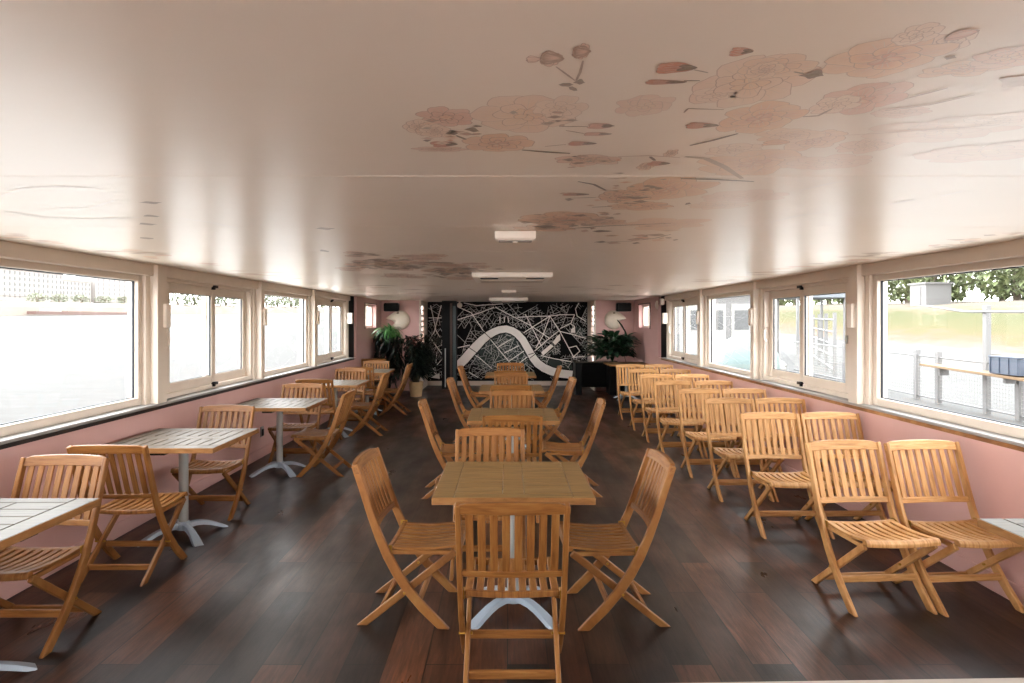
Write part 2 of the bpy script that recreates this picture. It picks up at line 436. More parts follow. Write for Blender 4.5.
def chair(x, y, face, label, group, sc=None):
    """x, y: point on the floor under the middle of the top rail; face: direction the sitter looks, degrees clockwise from towards us"""
    rz = R(-face)
    off = Matrix.Rotation(rz, 3, 'Z') @ Vector((0, CU-.012, 0))
    loc = (x-off.x, y-off.y, 0)
    if not chair_used[0]:
        chair_used[0] = True; chair0.location = loc; chair0.rotation_euler = (0, 0, rz); tag(chair0, label, 'chair', group); return chair0
    return dup(chair0, loc, rz, label, group)
def at_top(xc, ytop, z=.857):
    Y = F*(H-z)/(ytop-CY); return (xc-CX)*Y/F, Y

# ------------------------------------------------------------------ pedestal table
def boards(gap, rot):
    t = MB(); S = .40; z0, z1 = .698, .73; g = gap/2
    def bx(x0, x1, y0, y1, zz0=z0, zz1=z1):
        if rot: x0, x1, y0, y1 = -y1, -y0, x0, x1
        t.box(x0, x1, y0, y1, zz0, zz1)
    bx(-S, -.295-g, -S, S); bx(.295+g, S, -S, S)
    bx(-.295+g, .295-g, -S, -.325-g); bx(-.295+g, .295-g, .325+g, S)
    bx(-.055+g, .055-g, -.325+g, .325-g)
    n = 8 if rot else 6; st = .65/n
    for a, b_ in ((-.295, -.055), (.055, .295)):
        for i in range(n):
            bx(a+g, b_-g, -.325+i*st+g, -.325+(i+1)*st-g)
    return t
def make_table(gap, rot, mat):
    t = thing('pedestal_table', (0, 0, 0))
    boards(gap, rot).build('tabletop', mat, t, .002)
    u = MB(); u.box(-.36, .36, -.05, .05, .672, .7); u.box(-.05, .05, -.36, .36, .672, .7)
    u.build('support_bar', BLACK, t)
    e = MB()
    for (a, b_, c, d) in ((-.403, .403, -.403, -.395), (-.403, .403, .395, .403), (-.403, -.395, -.395, .395), (.395, .403, -.395, .395)):
        e.box(a, b_, c, d, .694, .7285)
    e.build('edge_band', EDGE, t, .001)
    c = MB(); c.lathe([(.033, .07), (.033, .64), (.034, .645), (.1, .66), (.1, .673)], 28); c.build('column', STEEL, t, smooth=True)
    h = MB(); h.lathe([(.03, .045), (.05, .05), (.05, .085), (.042, .105), (.034, .11)], 28); h.build('collar', ALU, t, smooth=True)
    for k in range(4):
        a = R(45+90*k); d = Vector((math.cos(a), math.sin(a), 0)); n = Vector((-d.y, d.x, 0)); rr = []
        for r, zt, zb, w in ((.03, .1, .055, .052), (.08, .1, .062, .05), (.13, .094, .058, .05), (.18, .078, .045, .054), (.23, .055, .025, .06), (.275, .03, .006, .068), (.305, .012, 0, .07), (.315, .006, 0, .066)):
            p = d*r
            rr.append([p-n*w/2+Vector((0, 0, zb)), p+n*w/2+Vector((0, 0, zb)), p+n*w*.42+Vector((0, 0, zt*.92)), p+Vector((0, 0, zt)), p-n*w*.42+Vector((0, 0, zt*.92))])
        f = MB(); f.loft(rr); f.build('foot', ALU, t, smooth=True)
    return t

GC = 'square teak tables in the centre row'; GL = 'grey topped tables along the left wall'
ORD = ['nearest', 'second', 'third', 'farthest']
# centre row: x offset and depth of the middle of each table
CT = [(.03, 3.53), (.05, 5.93), (.05, 8.25), (.05, 10.4)]
tb = make_table(.003, False, TEAKTOP)
for i, (x, y) in enumerate(CT):
    lab = 'square teak pedestal table, the %s one of the centre row' % ORD[i]
    if i == 0: tb.location = (x, y, 0); tag(tb, lab, 'table', GC)
    else: dup(tb, (x, y, 0), 0, lab, GC)
G1 = 'folding chairs around the centre tables'
side_tops = [((352+374)/2, (679+656)/2), None, None, None]
for i, (x, y) in enumerate(CT):
    w = ORD[i] + ' centre row table'
    chair(x-.01, y-.91, 180, 'teak chair on the near side of the %s, back towards us' % w, G1)
    chair(x+(-.15, -.0, .0, .0)[i], y+(.88, .86, .82, .8)[i], 0, 'teak chair on the far side of the %s, facing us' % w, G1)
    chair(x+(-.82, -.84, -.79, -.82)[i], y+(.02, -.02, -.05, .0)[i], -90+(2, -3, 2, 3)[i], 'teak folding chair on the left side of the %s' % w, G1)
    chair(x+(.82, .83, .80, .80)[i], y+(-.0, .04, .05, .0)[i], 90+(-2, 3, -2, 0)[i], 'teak folding chair on the right side of the %s' % w, G1)
# left wall
LT = [(-2.4, 2.72), (-2.41, 4.74), (-2.41, 6.74), (-2.42, 8.95), (-2.43, 11.02)]
tx = make_table(.006, False, GREYTOP_X); ty = make_table(.009, True, GREYTOP_Y)
LO = ['nearest', 'second', 'third', 'fourth', 'farthest']
for i, (x, y) in enumerate(LT):
    lab = 'grey weathered pedestal table by the left wall, the %s along it' % LO[i]
    if i == 0: tx.location = (x, y, 0); tag(tx, lab, 'table', GL)
    elif i == 1: ty.location = (x, y, 0); tag(ty, lab, 'table', GL)
    else: dup(ty, (x, y, 0), 0, lab, GL)
G2 = 'folding chairs at the tables along the left wall'
def lch(xc, yt, face, label, dx=0): 
    x, y = at_top(xc, yt); chair(x+dx, y, face, label, G2)
lch(65.5, 455.4, 0, 'teak folding chair facing us behind the nearest left wall table')
lch(107, 444.4, 180, 'teak folding chair in shadow, back towards us, at the second left wall table')
lch(227.5, 405.3, 0, 'teak folding chair facing us behind the second left wall table')
lch(303, 383.4, 0, 'teak folding chair facing us behind the third left wall table')
lch(314, 379, 180, 'teak folding chair, back towards us, in front of the fourth left wall table')
lch(351, 368.2, 0, 'teak folding chair facing us behind the fourth left wall table')
lch(358.5, 367, 180, 'teak folding chair, back towards us, in front of the farthest left wall table')
lch(380, 360.6, 0, 'teak folding chair facing us behind the farthest left wall table', -.06)
chair(-1.665, 6.73, 91, 'teak folding chair on the aisle side of the third left wall table', G2)
chair(-1.72, 9.05, 90, 'teak folding chair on the aisle side of the fourth left wall table', G2)
chair(-1.68, 10.98, 90, 'teak folding chair on the aisle side of the farthest left wall table', G2)
chair(-2.62, 12.45, 180, 'dark folding chair at the far left against the pink wall, beside the plants', G2)
# right wall: rows of pairs facing us
G3 = 'folding chairs in pairs along the right wall'
rows = [((842.5, 920), 440.5, -3.5), ((769, 831), 412.3, 0), ((728.5, 780.5), 398, 0), ((699, 742), 388.5, 0), ((672.5, 713), 380.5, 0), ((656.5, 691.5), 374, 0), ((643, 675), 369, 0), ((630, 658), 364.3, 0)]
RO = ['front', 'second', 'third', 'fourth', 'fifth', 'sixth', 'seventh', 'rearmost']
for i, (xs, yt, face) in enumerate(rows):
    for xc, nm in zip(xs, ('aisle', 'wall')):
        x, y = at_top(xc, yt)
        if nm == 'wall': x = max(min(x, 2.6), xa_+.487)
        xa_ = x
        c_ = chair(x, y, face+rng.uniform(-1, 1), 'teak folding chair on the %s side of the %s pair along the right wall' % (nm, RO[i]), G3)
        for o_ in c_.children:                       # same teak, with this row's brighter light put into the colour
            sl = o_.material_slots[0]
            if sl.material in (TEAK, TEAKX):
                m_ = TEAKL if sl.material == TEAK else TEAKX_LIT
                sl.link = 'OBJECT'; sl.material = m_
dup(tx, (2.47, 2.40, 0), 0, 'grey weathered table cut by the right edge, beside the front pair of chairs', 'grey topped tables along the right wall')
rt = make_table(.003, False, TEAKTOP); rt.location = (2.42, 12.95, 0); tag(rt, 'teak pedestal table at the far right under the leafy plant', 'table')

# ------------------------------------------------------------------ wall boxes, ceiling units, small fittings
GS = 'white boxes on the window posts'
WB = [('left', -1, 5.28), ('left', -1, 7.44), ('left', -1, 9.55), ('left', -1, 11.62), ('right', 1, 5.24), ('right', 1, 7.42), ('right', 1, 9.5), ('right', 1, 11.62)]
PO = ['nearest', 'second', 'third', 'last']
for i, (sd, s, y) in enumerate(WB):
    t = thing('wall_lamp', (s*(XW+.045), y+.06, 1.64), 0, 'white box lamp on the %s post between the %s windows' % (PO[i % 4], sd), 'lamp', GS)
    if i == 3: t['label'] = 'white box lamp at the dark end of the left windows'
    if i == 7: t['label'] = 'white box lamp at the dark end of the right windows'
    m = MB(); m.box(*sorted((0, -s*.085)), -.04, .04, -.1, .1); m.build('lamp_body', WHITEBOX, t, .008)
    m = MB(); m.box(*sorted((.003*s, -s*.01)), -.048, .048, -.085, .085); m.build('mounting_plate', WHITE, t, .002)
sd = thing('junction_box', (XW+.03, 11.9, 1.95), 0, 'small white box high at the end of the right windows', 'box')
m = MB(); m.box(-.06, 0, -.05, .05, -.06, .06); m.build('cover', WHITEBOX, sd, .008)
m = MB(); m.box(0, .025, -.04, .04, -.05, .05); m.build('back_plate', WHITE, sd)
def ceiling_unit(x, y, w, d, h, label, name, slots):
    t = thing(name, (x, y, CEIL-.003), 0, label, 'ceiling unit')
    q = MB(); q.box(-w*.4, w*.4, d*.2, d*.8, -.004, .0025); q.build('mounting_plate', WHITE, t)
    m = MB(); m.loft([[(-w/2, 0, 0), (w/2, 0, 0), (w/2, d, 0), (-w/2, d, 0)], [(-w/2, 0, -h*.8), (w/2, 0, -h*.8), (w/2, d, -h*.8), (-w/2, d, -h*.8)], [(-w/2+.015, .012, -h), (w/2-.015, .012, -h), (w/2-.015, d-.012, -h), (-w/2+.015, d-.012, -h)]])
    m.build('housing', WHITEBOX, t, .003)
    if slots:
        for cx_ in (-.25, .25):
            g = MB()
            for k in range(4): g.box(cx_*w*1.15-.085, cx_*w*1.15+.085, .06+k*.035, .078+k*.035, -h-.004, -h+.004)
            g.build('grille', SEAL, t)
        g = MB(); g.box(-w/2+.06, w/2-.06, d*.42, d-.07, -h-.006, -h+.002); g.build('panel', WHITE, t, .003)
    else:
        g = MB(); g.lathe([(.0, -.012), (.012, -.01), (.016, 0), (.016, .004)], 14, (0, d*.45, -h)); g.build('indicator_lens', WHITEBOX, t, smooth=True)
        g = MB(); g.box(-w/2+.02, w/2-.02, d*.25, d*.8, -h-.004, -h+.002); g.build('diffuser', LEDGE, t, .001)
    return t
ceiling_unit(.04, 3.24, .21, .1, .047, 'small white emergency light on the ceiling, the nearer of two', 'emergency_light', False)
ceiling_unit(.045, 6.04, .77, .84, .05, 'wide white air unit with two grilles on the ceiling, the nearer one', 'air_unit', True)
ceiling_unit(.02, 9.6, .22, .1, .04, 'small white emergency light on the ceiling between the two air units', 'emergency_light', False)
ceiling_unit(.02, 12.74, .78, .8, .07, 'wide white air unit on the ceiling close to the map mural', 'air_unit', True)
t = thing('spotlight', (-1.12, 14.9, CEIL), 0, 'small white ball lamp at the ceiling before the map mural', 'lamp')
m = MB(); m.lathe([(.0, -.165), (.04, -.155), (.06, -.13), (.065, -.1), (.05, -.06), (.02, -.045)], 16); m.build('globe', WHITEBOX, t, smooth=True)
m = MB(); m.lathe([(.02, -.05), (.02, -.01), (.05, -.008), (.05, 0)], 14); m.build('mount', WHITEBOX, t, smooth=True)
t = thing('smoke_detector', (XW, 12.25, 1.9), 0, 'round white disc on the right pink wall near the small window', 'detector')
m = MB(); m.lathe([(.0, .035), (.05, .033), (.075, .02), (.085, 0)], 22); o = m.build('cover', WHITEBOX, t, smooth=True); o.rotation_euler = (0, R(-90), 0)
m = MB(); m.lathe([(.0, .002), (.092, .002), (.092, -.004)], 22); o = m.build('base_plate', WHITE, t); o.rotation_euler = (0, R(-90), 0)
t = thing('power_outlet', (-XW, 7.46, .30), 0, 'dark power outlet low on the left pink wall', 'outlet')
m = MB(); m.box(0, .012, -.04, .04, -.06, .06); m.build('plate', LEDGE, t, .003)
m = MB(); m.box(.01, .02, -.028, .028, -.05, .03); m.build('socket', BLACK, t, .004)
for s, lab in ((-1, 'left'), (1, 'right')):
    xc, zc = s*2.62, 1.90
    t = thing('loudspeaker', (xc, YP, zc), 0, 'black loudspeaker mounted high in the %s corner beside the mural' % lab, 'speaker', 'corner loudspeakers')
    m = MB(); m.box(-.165, .165, -.2, -.03, -.095, .095); m.build('cabinet', BLACK, t, .02)
    m = MB(); m.box(-.15, .15, -.207, -.198, -.08, .08); m.build('grille', BLACKPAINT, t, .002)
    m = MB(); m.box(-.03, .03, -.032, 0, -.05, .05); m.build('bracket', BLACK, t)
    # white round ornament with a pointed beak
    ol = []
    for k in range(40):
        a = 2*math.pi*k/40; r = .225*(1+.03*math.cos(2*a)); x, z = r*math.cos(a), r*math.sin(a)
        ol.append([x, z])
    for p in ol:
        if p[0] < 0 and .02 < p[1] < .19: q = math.exp(-((p[1]-.075)/.06)**2)*(-p[0]/.22); p[0] -= .10*q; p[1] -= .035*q
        if p[0] < -.05 and -.16 < p[1] < .02: q = math.exp(-((p[1]+.06)/.055)**2)*min(1, -p[0]/.18); p[0] += .10*q
    t = thing('wall_ornament', ((400-CX)*YP/F if s < 0 else (613.5-CX)*YP/F, YP, 1.6+.5*YP/F), 0, 'white round plaster ornament with pointed beak on the %s pink end wall' % lab, 'ornament', 'white wall ornaments')
    rings = []
    for f_, dy in ((1, 0), (1, -.02), (.96, -.05), (.82, -.085), (.55, -.11), (.25, -.12)):
        rings.append([(s*-1*p[0]*f_*(-1 if s < 0 else -1) if False else (p[0]*f_ if s < 0 else -p[0]*f_*.9), dy, p[1]*f_) for p in ol])
    m = MB(); m.loft(rings); m.build('shell', ORN, t, smooth=True)
    m = MB(); m.lathe([(0, .012), (.03, .01), (.042, 0), (.042, -.03)], 16); o = m.build('eye', ORNDK, t, smooth=True)
    o.rotation_euler = (R(90), 0, 0); o.location = ((-.03 if s < 0 else -.0), -.088, .135)

# ------------------------------------------------------------------ black column and black table at the end
t = thing('column', (-1.36, 14.95, 0), 0, 'black floor to ceiling column with teal and brown strips before the mural', 'column')
m = MB(); m.box(-.17, .17, -.12, .12, 0, CEIL); m.build('shaft', BLACKPAINT, t, .006)
m = MB(); m.box(.02, .075, -.128, -.118, .25, CEIL-.06); m.build('brown_strip', BROWNST, t)
m = MB(); m.box(.085, .165, -.128, -.118, .15, CEIL-.12); m.build('teal_strip', TEALST, t)
m = MB(); m.box(-.1, -.075, -.135, -.118, .05, .95); m.build('steel_edge', STEEL, t)
t = thing('side_table', (1.9, 13.95, 0), 0, 'black table with glossy top at the right foot of the mural', 'table')
GLOSSBLK = plain('glossy_black', srgb(70, 66, 62), .12, vary=.05)
m = MB(); m.box(-.46, .46, -.3, .3, .69, .725); m.build('tabletop', GLOSSBLK, t, .004)
for sx in (-1, 1):
    m = MB(); m.box(*sorted((sx*.44, sx*.30)), -.27, .27, 0, .69); m.build('side_panel', BLACKPAINT, t, .004)
m = MB(); m.box(-.30, .30, .2, .23, .12, .69); m.build('back_panel', BLACKPAINT, t)

# ------------------------------------------------------------------ map mural
MSC = 40.7
def mp(cx_, cy_):      # crop pixels of the mural (5.69 x, origin 420,295) to panel x, z
    return (420+cx_/5.69-CX)/MSC, H-(295+cy_/5.69-CY)/MSC
MUR = thing('map_mural', (0, YF-.004, 0), 0, 'black and white city map mural with a pale river bend on the end wall', 'mural')
m = MB(); m.box(-XR+.003, XR-.003, -.018, 0, .115, CEIL-.003); m.build('board', plain('mural_black', srgb(8, 9, 11), .6, vary=.15, spec=.12), MUR)
MW = plain('mural_white', srgb(250, 247, 242), .55, vary=.04); MG = plain('mural_grey_line', srgb(190, 190, 186), .55, vary=.1); MGR = plain('mural_dark_green', srgb(22, 42, 38), .55)
def flat(mb, pts2, w, y, x_lim=True):
    for (a, b_) in zip(pts2, pts2[1:]):
        a = Vector(a); b_ = Vector(b_); d = b_-a
        if d.length < 1e-5: continue
        n = Vector((-d.y, d.x)).normalized()*w/2; e = d.normalized()*w*.3
        q = [a-e+n, a-e-n, b_+e-n, b_+e+n]
        if any(abs(p.x) > XR-.01 or p.y < .12 or p.y > CEIL-.01 for p in q): continue
        mb.add([(p.x, y, p.y) for p in q], [(0, 1, 2, 3)])
RIV = [(205, 412), (250, 370), (285, 330), (320, 292), (355, 255), (390, 228), (420, 210), (450, 198), (490, 193), (525, 203), (555, 222), (585, 255), (605, 290), (625, 325), (645, 360), (670, 390), (705, 415), (750, 435), (800, 447), (868, 455)]
RIVP = [mp(*p) for p in RIV]
RW = [.20, .22, .22, .22, .20, .19, .18, .175, .175, .175, .18, .18, .18, .18, .19, .2, .2, .2, .2, .2]
def ribbon(mb, P, W, y):
    L = []; Rr = []
    for i, p in enumerate(P):
        a = Vector(P[max(0, i-1)]); b_ = Vector(P[min(len(P)-1, i+1)]); d = (b_-a).normalized(); n = Vector((-d.y, d.x))*W[i]/2; p = Vector(p)
        L.append((p.x+n.x, y, p.y+n.y)); Rr.append((p.x-n.x, y, p.y-n.y))
    k = len(P); mb.add(L+Rr, [(i, i+1, k+i+1, k+i) for i in range(k-1)])
def near_river(x, z, d=.12):
    v = Vector((x, z))
    for a, b_ in zip(RIVP, RIVP[1:]):
        a = Vector(a); b_ = Vector(b_); t_ = max(0, min(1, (v-a).dot(b_-a)/(b_-a).length_squared))
        if (a+(b_-a)*t_-v).length < d: return True
    return False
g = MB()
for poly in ([(300, 330), (420, 225), (490, 205), (560, 240), (620, 330), (640, 400), (560, 420), (400, 430), (310, 400)], [(690, 355), (760, 365), (860, 375), (868, 430), (780, 420), (720, 395)], [(740, 330), (790, 280), (800, 330), (760, 345)], [(885, 180), (940, 190), (940, 240), (890, 230)]):
    g = MB(); g.add([(mp(*p)[0], -.0186, mp(*p)[1]) for p in poly], [tuple(range(len(poly)))]); g.build('park', MGR, MUR)
# minor streets: blocks cut again and again
minor = MB(); r2 = random.Random(11)
def cut_poly(poly, p, d):
    A, B = [], []; n = Vector((-d.y, d.x)); hits = []
    for i in range(len(poly)):
        a, b_ = poly[i], poly[(i+1) % len(poly)]; sa, sb = (a-p).dot(n), (b_-p).dot(n)
        (A if sa >= 0 else B).append(a)
        if sa*sb < 0:
            q = a+(b_-a)*(sa/(sa-sb)); A.append(q); B.append(q); hits.append(q)
    return A, B, hits
def split(poly, depth, ang):
    area = abs(sum(poly[i].x*poly[(i+1) % len(poly)].y-poly[(i+1) % len(poly)].x*poly[i].y for i in range(len(poly))))/2
    if depth == 0 or area < .004 or len(poly) < 3: return
    c = sum(poly, Vector((0, 0)))/len(poly)
    ex = max(poly, key=lambda q: (q-c).length)-c; base = math.atan2(ex.y, ex.x)+math.pi/2
    a = base+r2.uniform(-.35, .35) if depth > 4 else base+r2.choice((0, 0, .2, -.2))
    A, B, hits = cut_poly(poly, c+ex*r2.uniform(-.25, .25), Vector((math.cos(a), math.sin(a))))
    if len(hits) == 2:
        N_ = 6; pts = [hits[0]+(hits[1]-hits[0])*i/N_ for i in range(N_+1)]
        seg = []
        for q in pts+[None]:
            if q is not None and not near_river(q.x, q.y, .115): seg.append(q)
            else:
                if len(seg) > 1 and r2.random() < .9: flat(minor, [(seg[0].x, seg[0].y), (seg[-1].x, seg[-1].y)], (.007 if depth < 4 else .013), -.0192)
                seg = []
    for q in (A, B):
        if r2.random() < .93: split(q, depth-1, a)
for i in range(6):
    for j in range(3):
        x0 = -XR+.02+i*(2*XR-.04)/6; z0 = .12+j*.645
        w = (2*XR-.04)/6
        split([Vector((x0, z0)), Vector((x0+w, z0)), Vector((x0+w, z0+.645)), Vector((x0, z0+.645))], 7, 0)
minor.build('minor_streets', MG, MUR)
major = MB()
for pl in ([(555, 127), (640, 122), (740, 120), (800, 112), (880, 112)], [(690, 30), (740, 120), (795, 205), (830, 270), (875, 355)], [(795, 207), (860, 222), (945, 247)],
           [(795, 200), (720, 260), (640, 330)], [(640, 330), (560, 392)], [(430, 70), (520, 118), (620, 168), (735, 245)], [(740, 120), (660, 170), (590, 215)], [(740, 120), (700, 230), (660, 300)],
           [(905, 45), (885, 80), (895, 120), (945, 150)], [(880, 112), (860, 160), (800, 190)], [(220, 70), (290, 100), (345, 180), (360, 205)], [(215, 140), (330, 105), (420, 70)],
           [(360, 205), (440, 300), (505, 378)], [(275, 318), (340, 360), (410, 420)], [(345, 40), (372, 180)], [(250, 45), (320, 60), (470, 50)], [(420, 40), (440, 150)], [(215, 300), (285, 285)],
           [(50, 130), (125, 130)], [(60, 60), (90, 200), (125, 265)], [(120, 60), (80, 210), (50, 260)], [(45, 250), (125, 262)], [(45, 262), (125, 280)], [(65, 255), (120, 330)], [(95, 330), (85, 430)], [(120, 370), (70, 430), (110, 470)],
           [(480, 330), (560, 290)], [(440, 300), (520, 250)], [(505, 378), (590, 320)], [(690, 345), (760, 362), (860, 380)], [(870, 355), (910, 320), (890, 290), (850, 300)], [(560, 30), (600, 110), (690, 290)],
           [(940, 350), (870, 355)], [(870, 210), (880, 180), (860, 165)], [(480, 125), (480, 155)], [(455, 125), (455, 158)], [(500, 125), (505, 155)], [(280, 440), (330, 470), (350, 520)], [(300, 470), (250, 500)]):
    major = MB(); flat(major, [mp(*p) for p in pl], .02, -.0198)
    if major.v: major.build('main_street', MW, MUR)
m = MB(); ribbon(m, RIVP, [w*1.22 for w in RW], -.0202); m.build('river_edge', MATS['mural_black'], MUR)
m = MB(); ribbon(m, RIVP, RW, -.0208); m.build('river', MW, MUR)
for poly in ([(780, 235), (797, 222), (800, 255), (770, 285), (755, 270)], [(690, 325), (745, 280), (760, 292), (720, 330), (700, 345)], [(60, 470), (110, 445), (112, 478)], [(860, 195), (882, 180), (885, 215), (860, 215)]):
    m = MB(); m.add([(mp(*p)[0], -.0206, mp(*p)[1]) for p in poly], [tuple(range(len(poly)))]); m.build('pale_block', MW, MUR)
br = MB()
for pl in ([(352, 200), (420, 265)], [(280, 300), (345, 345)], [(625, 360), (680, 318)], [(618, 340), (650, 330)]):
    br = MB(); flat(br, [mp(*p) for p in pl], .016, -.0212); br.build('bridge', MATS['mural_black'], MUR)

# ------------------------------------------------------------------ painted blossoms on the ceiling
class Paint:
    def __init__(s, base): s.v = []; s.f = []; s.c = []; s.z = 0; s.k = 0; s.base = base
    def lay(s): s.z += 1; return CEIL - s.base - (s.k % 5)*.00012 - min(s.z, 45)*.000004
    def start(s): s.k += 1; s.z = 0
    def fan(s, ctr, ring, cc, ce, z=None):
        z = s.lay() if z is None else z
        b = len(s.v); s.v.append((ctr[0], ctr[1], z)); s.c.append(cc)
        n = len(ring)
        for p in ring: s.v.append((p[0], p[1], z)); s.c.append(ce)
        for i in range(n): s.f.append((b, b+1+i, b+1+(i+1) % n))
    def line(s, pts, w, col, z=None):
        z = s.lay() if z is None else z; b = len(s.v); n = len(pts)
        for i, p in enumerate(pts):
            a = Vector(pts[max(0, i-1)][:2]); c = Vector(pts[min(n-1, i+1)][:2]); d = (c-a)
            d = d.normalized() if d.length > 1e-6 else Vector((1, 0)); q = Vector((-d.y, d.x))
            ww = w[i] if isinstance(w, list) else w
            s.v.append((p[0]+q.x*ww/2, p[1]+q.y*ww/2, z)); s.v.append((p[0]-q.x*ww/2, p[1]-q.y*ww/2, z)); s.c += [col, col]
        for i in range(n-1): s.f.append((b+2*i, b+2*i+1, b+2*i+3, b+2*i+2))
    def build(s, name):
        me = bpy.data.meshes.new(name); me.from_pydata(s.v, [], s.f); me.update()
        a = me.color_attributes.new('Paint', 'FLOAT_COLOR', 'POINT')
        for i, c in enumerate(s.c): a.data[i].color = c
        me.materials.append(PAINTM); o = bpy.data.objects.new(name, me); COL.objects.link(o); o.parent = ceil
        for p in me.polygons:
            pass
        return o
rp = random.Random(5)
def rgba(c, a): return c[:3]+(a,)
PALE, PINKP, PEACH, ROSE, OUTL = srgb(237, 204, 183), srgb(227, 179, 159), srgb(235, 190, 150), srgb(209, 138, 110), srgb(161, 113, 92)
BROWN, DKBR, OLIVE, REDB = srgb(133, 93, 63), srgb(84, 55, 37), srgb(107, 87, 53), srgb(168, 89, 70)
pb, ps, pbd = Paint(.0002), Paint(.0012), Paint(.0010)
def petal(P, c, ang, L, W, cc, ce, ol, al=1, oa=.6, sy=1.0, rot=0):
    ring = []; n = 18; ph = rp.uniform(0, 6)
    ca, sa = math.cos(ang), math.sin(ang)
    for i in range(n):
        t = 2*math.pi*i/n; r = 1+.09*math.sin(3*t+ph)+.05*math.sin(5*t+ph*2)
        x = L*.5+L*.5*math.cos(t)*r; y = W*.5*math.sin(t)*r*(.7+.3*(x/L))
        px, py = x*ca-y*sa, (x*sa+y*ca)*sy
        if rot: px, py = px*math.cos(rot)-py*math.sin(rot), px*math.sin(rot)+py*math.cos(rot)
        ring.append((c[0]+px, c[1]+py))
    z = P.lay(); ctr = (c[0]+(L*.35*ca), c[1]+L*.35*sa*sy)
    P.fan(ctr, ring, rgba(cc, al*.9), rgba(ce, al), z)
    if ol: z = P.lay(); P.line(ring+ring[:1], ol, rgba(OUTL, min(oa, al*1.1)), z)
    if ol:
        for k in (-1, 0, 1):
            a2 = ang+k*.22; P.line([(c[0]+L*q*math.cos(a2), c[1]+L*q*math.sin(a2)*sy) for q in (.2, .5, .8)], ol*.7, rgba(OUTL, oa*.45), z)
def blossom(px, py, w, h, al=.7, tone='pale', dark=.5, rot=0):
    X, Y = on_ceiling(px, py); X1, Ya = on_ceiling(px, py-h/2); _, Yb = on_ceiling(px, py+h/2)
    rx = w/2*Y/F; ry = abs(Yb-Ya)/2; sy = ry/rx
    c = (X, (Ya+Yb)/2); ol = max(.0016, .0012*Y)*1.2; dark = min(1, dark*1.5)
    cc, ce = {'pale': (PEACH, PALE), 'pink': (PEACH, PINKP), 'peach': (ROSE, PEACH), 'rose': (ROSE, PINKP)}[tone]
    pb.start(); n = rp.choice((6, 7, 8)); a0 = rp.uniform(0, 6)
    for i in range(n): petal(pb, c, a0+2*math.pi*i/n+rp.uniform(-.2, .2), rx*rp.uniform(.85, 1.05), rx*.85, cc, ce, ol, al*rp.uniform(.7, 1), dark*.8, sy, rot)
    for i in range(6): petal(pb, c, a0+1+2*math.pi*i/6+rp.uniform(-.3, .3), rx*rp.uniform(.5, .68), rx*.5, cc, ce, ol, al, dark, sy, rot)
    for i in range(5): petal(pb, c, a0+2*math.pi*i/5+rp.uniform(-.4, .4), rx*rp.uniform(.22, .36), rx*.26, cc if i % 2 else PEACH, cc, ol, al, dark, sy, rot)
def bud(px, py, w, h, ang=0, al=.9, c1=REDB, c2=ROSE, leaf=True):
    X, Y = on_ceiling(px, py); _, Ya = on_ceiling(px, py-h/2); _, Yb = on_ceiling(px, py+h/2)
    rx = w/2*Y/F; sy = abs(Yb-Ya)/2/rx; c = (X+rx, Y)
    pbd.start()
    for k in (-.25, .2, 0): petal(pbd, c, math.pi+k+ang, rx*1.9, rx*1.1, c1, c2, .0016*max(1, Y*.7), al, .7, sy)
    if leaf:
        for k in (-.3, .3): petal(pbd, (c[0]+rx*.1, c[1]), math.pi+k, rx*1.0, rx*.5, OLIVE, DKBR, 0, al, .7, sy)
def stem(pts, wpx, col=BROWN, al=.85):
    P = [on_ceiling(*p) for p in pts]; Q = []
    for a, b_ in zip(P, P[1:]):
        for k in range(6): Q.append((a[0]+(b_[0]-a[0])*k/6, a[1]+(b_[1]-a[1])*k/6))
    Q.append(P[-1]); n = len(Q)
    ps.line(Q, [wpx*q[1]/F*(.6+.6*math.sin(math.pi*(i+1)/(n+1))) for i, q in enumerate(Q)], rgba(col, al))
def leaf(px, py, w, h, ang=0, al=.8, c1=OLIVE, c2=BROWN):
    X, Y = on_ceiling(px, py); _, Ya = on_ceiling(px, py-h/2); _, Yb = on_ceiling(px, py+h/2)
    rx = w/2*Y/F; sy = abs(Yb-Ya)/2/(rx*.6)
    ps.start(); rx *= .95; ring = []; bend = rp.uniform(-.25, .25)
    for i in range(20):
        t = i/10; u = t if t <= 1 else 2-t; sg = 1 if t <= 1 else -1
        x = (u-.5)*2*rx; y = (sg*.5*math.sin(math.pi*u)**1.3*(1+.25*math.sin(9*u+bend*20)) + bend*math.sin(math.pi*u))*rx*.9*sy
        ring.append((X+x*math.cos(ang)-y*math.sin(ang)*.5, Y+x*math.sin(ang)*sy+y))
    ps.fan((X, Y), ring, rgba(c1, al), rgba(c2, al*.85))
# the loose sprig
bud(551, 58, 24, 17, .1, .75, PINKP, BROWN, False); bud(533, 58.5, 15, 9, 0, .65, PINKP, PALE, False); bud(581, 51, 18, 17, 0, .8, PINKP, BROWN, False)
blossom(551, 59, 22, 15, .6, 'rose', .6); blossom(581.5, 51, 18, 16, .6, 'rose', .6)
stem([(556, 66), (567, 74), (575, 80)], 2, BROWN, .6); stem([(583, 60), (580, 72), (576, 80)], 2.4, BROWN, .6)
leaf(566, 84, 16, 6, 0, .7, BROWN, DKBR); leaf(573, 88, 12, 5, .5, .7, BROWN, DKBR); leaf(579, 82, 13, 7, 0, .7, BROWN, OLIVE)
